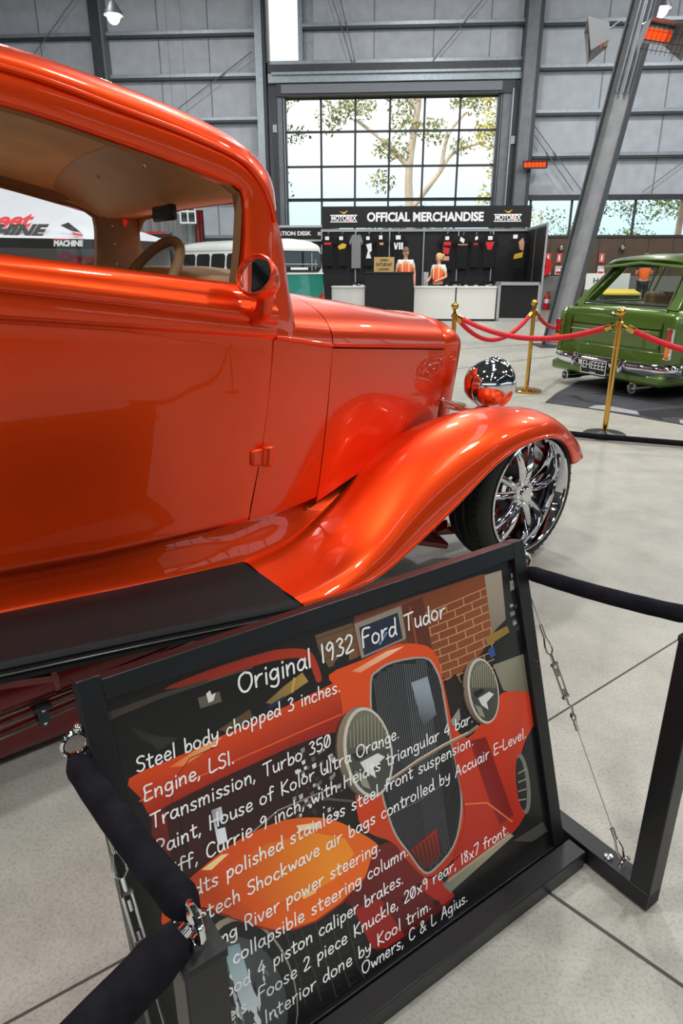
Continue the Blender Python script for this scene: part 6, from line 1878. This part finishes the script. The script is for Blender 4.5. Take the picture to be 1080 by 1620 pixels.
# headlamps
def lamp(cx,cy,rx,ry,rot,ox):
    ell((60,44,36),cx-ox*1.6,cy+1,rx,ry*.98,rot); ell((150,132,112),cx-ox,cy,rx,ry,rot,c1=(70,58,50),a=(cx-rx,cy-ry),b=(cx+rx,cy+ry)); ell((206,200,188),cx,cy,rx*.9,ry*.985,rot)
    ell((118,116,98),cx+1,cy,rx*.80,ry*.92,rot,c1=(70,74,66),a=(cx,cy-ry*.9),b=(cx,cy+ry*.1))
    for k in range(11):
        x=cx-rx*.66+k*rx*.13; hh=ry*.82*np.sqrt(max(.05,1-((x-cx)/(rx*.82))**2)); line((158,154,130),[(x,cy-hh),(x+1,cy-ry*.1)],1.2)
    poly((224,226,222),[(cx-rx*.3,cy+ry*.22),(cx+rx*.35,cy+ry*.02),(cx+rx*.62,cy+ry*.10),(cx+rx*.2,cy+ry*.34),(cx+rx*.3,cy+ry*.56),(cx-rx*.1,cy+ry*.42)])
    poly((150,150,136),[(cx-rx*.5,cy+ry*.4),(cx-rx*.1,cy+ry*.5),(cx+rx*.1,cy+ry*.8),(cx-rx*.2,cy+ry*.74)])
    poly((34,36,36),[(cx-rx*.62,cy+ry*.05),(cx-rx*.1,cy-ry*.08),(cx+rx*.1,cy+ry*.0),(cx-rx*.4,cy+ry*.2)])
lamp(582,1190,43,73,-8,6); lamp(764,1093,27,53,-8,4)
poly((30,24,22),[(702,1082),(720,1066),(734,1090),(726,1130),(712,1130)]); poly((150,146,140),[(712,1140),(726,1120),(728,1138),(716,1150)])
me = bpy.data.meshes.new('printed_photo'); me.from_pydata(PV, [], PF); me.materials.append(M['print'])
ca = me.color_attributes.new('col', 'FLOAT_COLOR', 'POINT'); ca.data.foreach_set('color', [x for c in PC for x in c])
ph = bpy.data.objects.new('printed_photo', me); COL.objects.link(ph); ph.parent = panel

# handwritten lettering: every glyph is a set of pen strokes (x, y in hundredths of the capital height)
GL = {
 'A': (66, ['0,0 18,50 34,100 46,52 58,0', '10,36 54,40']), 'C': (60, ['56,84 40,98 18,90 4,56 10,16 32,0 56,14']), 'D': (64, ['8,2 10,98', '0,98 34,92 58,60 50,22 8,0']),
 'E': (52, ['50,98 6,96 8,50 4,2 48,4', '8,52 42,54']), 'F': (52, ['6,0 8,96 52,100', '8,54 42,58']), 'H': (66, ['8,100 6,0', '56,100 58,0', '6,50 58,54']), 'I': (22, ['10,98 10,0']),
 'K': (60, ['8,100 8,0', '54,96 10,46 56,0']), 'L': (52, ['8,98 6,2 50,4']), 'O': (74, ['36,98 10,82 4,42 20,6 46,2 68,36 64,80 36,98']), 'P': (56, ['8,0 8,98 40,98 52,74 36,50 10,48']),
 'R': (58, ['8,0 8,98 40,98 50,76 36,54 10,52', '26,52 54,0']), 'S': (54, ['50,88 32,98 10,86 12,62 42,44 48,18 28,0 4,12']), 'T': (60, ['0,94 60,98', '30,96 28,0']), 'U': (62, ['6,98 6,30 22,2 44,8 54,40 56,98', '56,40 58,0']),
 'W': (84, ['2,98 20,0 40,66 58,0 80,98']),
 'a': (54, ['44,46 24,58 6,38 8,10 26,2 42,24 46,56', '46,56 46,14 54,0']), 'b': (52, ['8,100 8,4', '8,30 26,54 44,44 46,16 28,0 8,8']), 'c': (46, ['42,48 24,58 6,36 10,10 28,0 44,10']),
 'd': (54, ['42,44 22,54 6,36 8,8 26,0 44,24', '46,100 46,20 52,0']), 'e': (50, ['8,28 42,34 38,54 20,58 6,34 12,6 30,0 46,10']), 'f': (42, ['44,92 30,100 20,84 18,0', '2,56 40,58']),
 'g': (54, ['44,46 24,58 6,40 10,14 28,8 44,30 46,56', '46,56 46,-14 30,-34 6,-24']), 'h': (52, ['8,100 8,0', '8,32 26,56 42,44 44,0']), 'i': (20, ['10,56 10,0', '10,80 11,84']), 'k': (48, ['8,100 8,0', '42,56 10,24 44,0']),
 'l': (20, ['10,100 10,0']), 'm': (78, ['6,56 8,0', '8,32 22,56 34,44 36,0', '36,32 52,56 66,44 68,0']), 'n': (52, ['6,56 8,0', '8,30 26,56 42,46 44,0']), 'o': (54, ['26,58 8,46 6,16 22,0 42,8 48,38 26,58']),
 'p': (52, ['8,56 8,-36', '8,34 26,58 44,46 44,18 26,2 8,12']), 'r': (42, ['6,56 8,0', '8,30 22,52 40,56']), 's': (44, ['40,50 22,58 8,46 20,30 38,16 24,0 4,8']), 't': (42, ['18,90 18,10 28,0 40,6', '2,60 40,64']),
 'u': (52, ['6,56 8,14 22,0 40,16 44,56', '44,30 48,0']), 'v': (48, ['4,56 22,0 44,56']), 'w': (68, ['4,56 18,2 34,40 48,2 64,56']), 'x': (48, ['4,56 44,0', '44,56 4,0']), 'y': (50, ['4,56 10,22 26,18 40,36', '44,58 40,6 26,-30 4,-28']),
 '0': (58, ['28,98 8,78 6,24 26,2 48,24 48,78 28,98', '44,92 12,8']), '1': (24, ['10,98 12,0']), '2': (52, ['6,80 22,98 44,84 36,48 4,2 50,6']), '3': (50, ['8,88 26,98 42,80 22,56 44,36 34,6 4,8']),
 '4': (54, ['36,98 4,36 52,40', '40,66 38,0']), '5': (52, ['48,98 12,94 10,58 36,58 46,28 28,2 4,10']), '7': (50, ['4,94 48,98 18,0']), '8': (50, ['42,82 24,98 8,78 40,34 30,2 8,12 14,42 42,82']), '9': (50, ['42,82 24,98 6,74 20,54 42,74 40,30 34,0']),
 '.': (20, ['8,2 11,5']), ',': (22, ['12,8 4,-16']), '-': (40, ['4,42 36,44']), '&': (66, ['60,4 16,76 28,98 42,82 6,30 16,2 36,8 56,44']), ' ': (38, [])}
def ribbon(P, w, VV, FF, wz):
    P = crom(P, 5) if len(P) > 2 else np.array(P, float)
    n = len(P); L = []; Q = []
    for i in range(n):
        t = P[min(n - 1, i + 1)] - P[max(0, i - 1)]; t = t / (np.linalg.norm(t) + 1e-9); m = np.array([-t[1], t[0]]) * w / 2
        L.append(P[i] + m); Q.append(P[i] - m)
    def cap(c, t):
        a0 = math.atan2(t[1], t[0]); return [c + np.array([math.cos(a0 + a), math.sin(a0 + a)]) * w / 2 for a in np.linspace(math.pi / 2, -math.pi / 2, 6)[1:-1]]
    te = P[-1] - P[-2]; ts = P[0] - P[1]
    b = len(VV)
    for p, q in zip(L, Q):
        VV.append(bp_(p[0], p[1], wz)); VV.append(bp_(q[0], q[1], wz))
    for i in range(n - 1): FF.append((b + 2 * i, b + 2 * i + 2, b + 2 * i + 3, b + 2 * i + 1))
    for c, t, l, q in ((P[-1], te, b + 2 * n - 2, b + 2 * n - 1), (P[0], ts, b + 1, b)):
        k = len(VV); cc = cap(c, t)
        for p in cc: VV.append(bp_(p[0], p[1], wz))
        FF.append(tuple([l] + [k + i for i in range(len(cc))] + [q]))
TV = []; TF = []; zl = [0]
UL = .056
TEXT = [('Original 1932 Ford Tudor', .230, .5975, .678, .5935, .0315, .0037), ('Steel body chopped 3 inches.', .0530, .5411, .4150, .5345, .0222, .0027), ('Engine, LSI.', .0555, .4941, .2014, .4930, .0222, .0027),
 ('Transmission, Turbo 350', UL, .4499, .3786, .4475, .0222, .0027), ('Paint, House of Kolor Ultra Orange.', UL, .4068, .5242, .4036, .0222, .0027), ('Diff, Currie 9 inch, with Heidts triangular 4 bar.', UL, .3650, .7087, .3626, .0222, .0027),
 ('Heidts polished stainless steel front suspension.', UL, .3168, .6997, .3173, .0222, .0027), ('Ridetech Shockwave air bags controlled by Accuair E-Level.', UL, .2729, .8518, .2719, .0222, .0027), ('Flaming River power steering.', UL, .2200, .4418, .2180, .0222, .0027),
 ('Ididit collapsible steering column.', UL, .1770, .5010, .1782, .0222, .0027), ('Wilwood 4 piston caliper brakes.', UL, .1328, .4795, .1326, .0222, .0027), ('Wheels, Foose 2 piece Knuckle, 20x9 rear, 18x7 front.', UL, .0916, .7605, .0930, .0222, .0027),
 ('Custom Interior done by Kool trim.', UL, .0500, .5322, .0480, .0222, .0027), ('Owners, C & L Agius.', .360, .0160, .6243, .0130, .0222, .0027)]
for txt, u0, v0, u1, v1, hgt, pw in TEXT:
    tot = sum(GL[c][0] for c in txt) + 8 * (len(txt) - 1)
    ku = (u1 - u0) / tot; kv = hgt / 100; x = 0
    for c in txt:
        adv, strokes = GL[c]
        jx, jy = random.uniform(-2, 2), random.uniform(-3, 3)
        for s in strokes:
            pts = []
            for p in s.split():
                a, b = map(float, p.split(',')); 
                uu = u0 + (x + a + jx + b * .10) * ku; pts.append((uu, v0 + (v1 - v0) * (x / tot) + (b + jy) * kv))
            zl[0] += 1
            ribbon(pts, pw, TV, TF, -.0108 + zl[0] * 2e-7)
        x += adv + 8
me = bpy.data.meshes.new('handwriting'); me.from_pydata(TV, [], TF); me.materials.append(M['marker'])
hw_ = bpy.data.objects.new('handwriting', me); COL.objects.link(hw_); hw_.parent = panel

# stand: base bar, two feet, two posts, wire braces with turnbuckles
g = G(); g.bx(-.01, BW + .012, -.047, -.002, .0, .045); g.build('base_bar', 'black_metal', sign, bevel=.002)
for cx, y1, nm in ((.956, .25, 'r'), (.004, .27, 'l')):
    g = G(); g.bx(cx - .0225, cx + .0225, -.19, y1, 0.006, .048)
    ft = g.build('foot', 'black_metal', sign, bevel=.002)
    for y in (-.13, y1 - .03):
        g = G(); g.lathe([(.001, 0), (.016, 0), (.016, .008), (.001, .008)], n=16, o=(cx, y, 0)); g.build('pad', 'black_rubber', ft)
    g = G(); g.lathe([(.001, .048), (.010, .048), (.009, .052), (.001, .053)], n=14, o=(cx - .005, -.085, 0)); g.lathe([(.001, .048), (.008, .048), (.007, .052), (.001, .053)], n=14, o=(cx, y1 - .03, 0)); g.build('bolt_head', 'chrome_soft', ft)
    g = G(); g.tube([(cx + .018 * math.cos(a), -.118 + .0, .058 + .014 * math.sin(a)) for a in np.linspace(0, math.pi, 10)], .003, 8); g.build('eye_bolt', 'chrome_soft', ft)
PZ = .635
for cx, PZ in ((.958, .635), (.006, .607)):
    g = G(); g.bx(cx - .0225, cx + .0225, -.190, -.145, .004, PZ - .004); po = g.build('post', 'black_metal', sign, bevel=.002)
    g = G(); g.bx(cx - .024, cx + .024, -.1915, -.1435, PZ - .012, PZ); g.build('post_cap', 'black_rubber', po, bevel=.002)
    g = G(); g.lathe([(.001, 0), (.010, 0), (.010, .008), (.005, .012), (.001, .012)], n=16, o=(cx, -.1675, PZ)); g.tube([(cx + .0, -.1675 + .019 * math.cos(a), PZ + .028 + .019 * math.sin(a)) for a in np.linspace(0, 2 * math.pi, 25)[:-1]], .0040, 8, closed=True); g.build('rope_ring', 'chrome', po)
TLc = bp_(-.006, BH - .075, -.018); TRc = bp_(BW + .004, BH - .045, -.018)
for c in (TLc, TRc):
    sx = -1 if c[0] < .5 else 1
    g = G(); g.tube([(c[0] + sx * (.012 + .017 * math.cos(a)), c[1], c[2] - .010 + .019 * math.sin(a)) for a in np.linspace(0, 2 * math.pi, 25)[:-1]], .0036, 8, closed=True); g.ball((c[0] + sx * .004, c[1], c[2] + .014), .008, 8); g.build('side_ring', 'chrome', sign)
for a, b in ((TRc, (.952, -.118, .066)), (TLc, (.008, -.118, .066))):
    a = Vector(a) + Vector((0, 0, -.02)); b = Vector(b); D = b - a; L = D.length; dr = D.normalized(); sdv = dr.cross(Vector((0, 1, 0))).normalized()
    def at(f, o=0.0): return tuple(a + D * f + sdv * o)
    g = G(); g.tube([at(0), at(.23)], .0014, 6); g.tube([at(.56), at(.90)], .0012, 6); w_ = g.build('brace_wire', 'chrome_soft', sign)
    g = G(); pass
    for f0, f1, fr_ in ((.20, .245, .0042), (.525, .56, .0042), (.89, .925, .0046)):
        g = G(); g.tube([at(f0), at(f1)], fr_, 10); g.build('ferrule', 'chrome_soft', w_)
    g = G(); g.tube([at(.245, .004), at(.27, .009), at(.29, .009), at(.305, 0), at(.29, -.009), at(.27, -.009), at(.245, -.004)], .0020, 8)
    g.tube([at(.30), at(.335)], .0034, 8)
    for o in (-.0065, .0065): g.tube([at(.335, o), at(.445, o)], .0022, 8)
    for f in (.335, .445): g.tube([at(f, -.0085), at(f, .0085)], .0042, 8)
    g.tube([at(.35), at(.375)], .003, 8); g.tube([at(.42), at(.47), at(.485, .006), at(.505, .004), at(.512, -.004)], .0026, 8); g.build('turnbuckle', 'chrome_soft', w_)
    g = G(); g.tube([at(.50, .002), at(.512, .008), at(.53, .004)], .002, 8); g.tube([at(.50, -.002), at(.512, -.006), at(.53, -.003)], .002, 8); g.build('wire_loop', 'chrome', w_)
    g = G(); g.tube([at(.925, .004), at(.96, .010), at(.985, .006), at(1, 0), at(.985, -.006), at(.96, -.009), at(.925, -.004)], .0026, 8); g.build('shackle', 'chrome', w_)

# black velvet ropes
def to_w(p):
    m = Matrix.Rotation(R(35.07), 4, 'Z'); return Vector((-.2482, .6136, 0)) + m @ Vector(p)
def vrope(lb, a, b, sag, r0=.0185, lumps=.08):
    a = Vector(a); b = Vector(b)
    t = thing('velvet_rope', lb, 'rope', (a.x, a.y, 0), 0, 'black velvet ropes of the display board'); o = Vector((a.x, a.y, 0))
    P = []; rr = []; n = 40
    for i in range(n + 1):
        s = i / n; p = a.lerp(b, s); p.z -= sag * 4 * s * (1 - s); P.append(tuple(p - o))
        e = min(s, 1 - s) * n
        rr.append(r0 * (.55 + .45 * min(1, e / 2.5)) * (1 + lumps * math.sin(i * .9) * (1 if e < 8 else .4)))
    g = G(); g.tube(P, rr, 18); cv = g.build('sleeve', 'velvet_black', t, smooth=70)
    for e in (0, -1):
        g = G(); c = Vector(P[e]); dd = (Vector(P[1]) - Vector(P[0])) if e == 0 else (Vector(P[-1]) - Vector(P[-2])); dd.normalize()
        g.tube([tuple(c - dd * .008), tuple(c + dd * .008)], .008, 10)
        g.build('end_clip', 'chrome', t)
    return t
rl = to_w((TLc[0] - .016, TLc[1], TLc[2] - .034)); rr_ = to_w((TRc[0] + .014, TRc[1], TRc[2] - .032))
pl_ = to_w((.006, -.1675, .637)); pr_ = to_w((.958, -.1675, .665))
vrope('black velvet rope from the left edge of the display board to the near left post', rl, pl_ + Vector((-.006, .014, -.006)), .012, .0195, .02)
vrope('black velvet rope from the right edge of the display board to the right post', rr_, pr_ + Vector((0, .016, 0)), .006, .0165, .02)
far_ = Vector((-.46, .20, .53))
vrope('black velvet rope leaving the near left post towards the lower left corner', pl_ + Vector((-.010, -.010, -.004)), far_, .02, .024, .02)
t = thing('barrier_post', 'black square barrier post at the viewer\'s left holding the end of the velvet rope', 'post', (far_.x - .03, far_.y - .03, 0), R(35))
g = G(); g.bx(-.0225, .0225, -.0225, .0225, 0, .56); g.build('post', 'black_metal', t, bevel=.002)
g = G(); g.bx(-.12, .12, -.12, .12, 0, .012); g.build('base_plate', 'black_metal', t, bevel=.002)

rope_b = Vector((4.77, .06, .80))
vrope('long black velvet rope from the right post, seen mirrored in the orange door', pr_ + Vector((.012, -.004, -.004)), rope_b, .30, .02, .0)
t = thing('rope_stand', 'black rope stand on a flat base, seen mirrored in the orange door', 'stand', (4.80, .06, 0))
g = G(); g.lathe([(.022, .01), (.022, .84), (.03, .85), (.03, .88), (.001, .89)], n=20); g.build('pole', 'black_metal', t)
g = G(); g.lathe([(.001, 0), (.17, 0), (.17, .01), (.03, .03), (.001, .03)], n=32); g.build('base', 'black_metal', t)
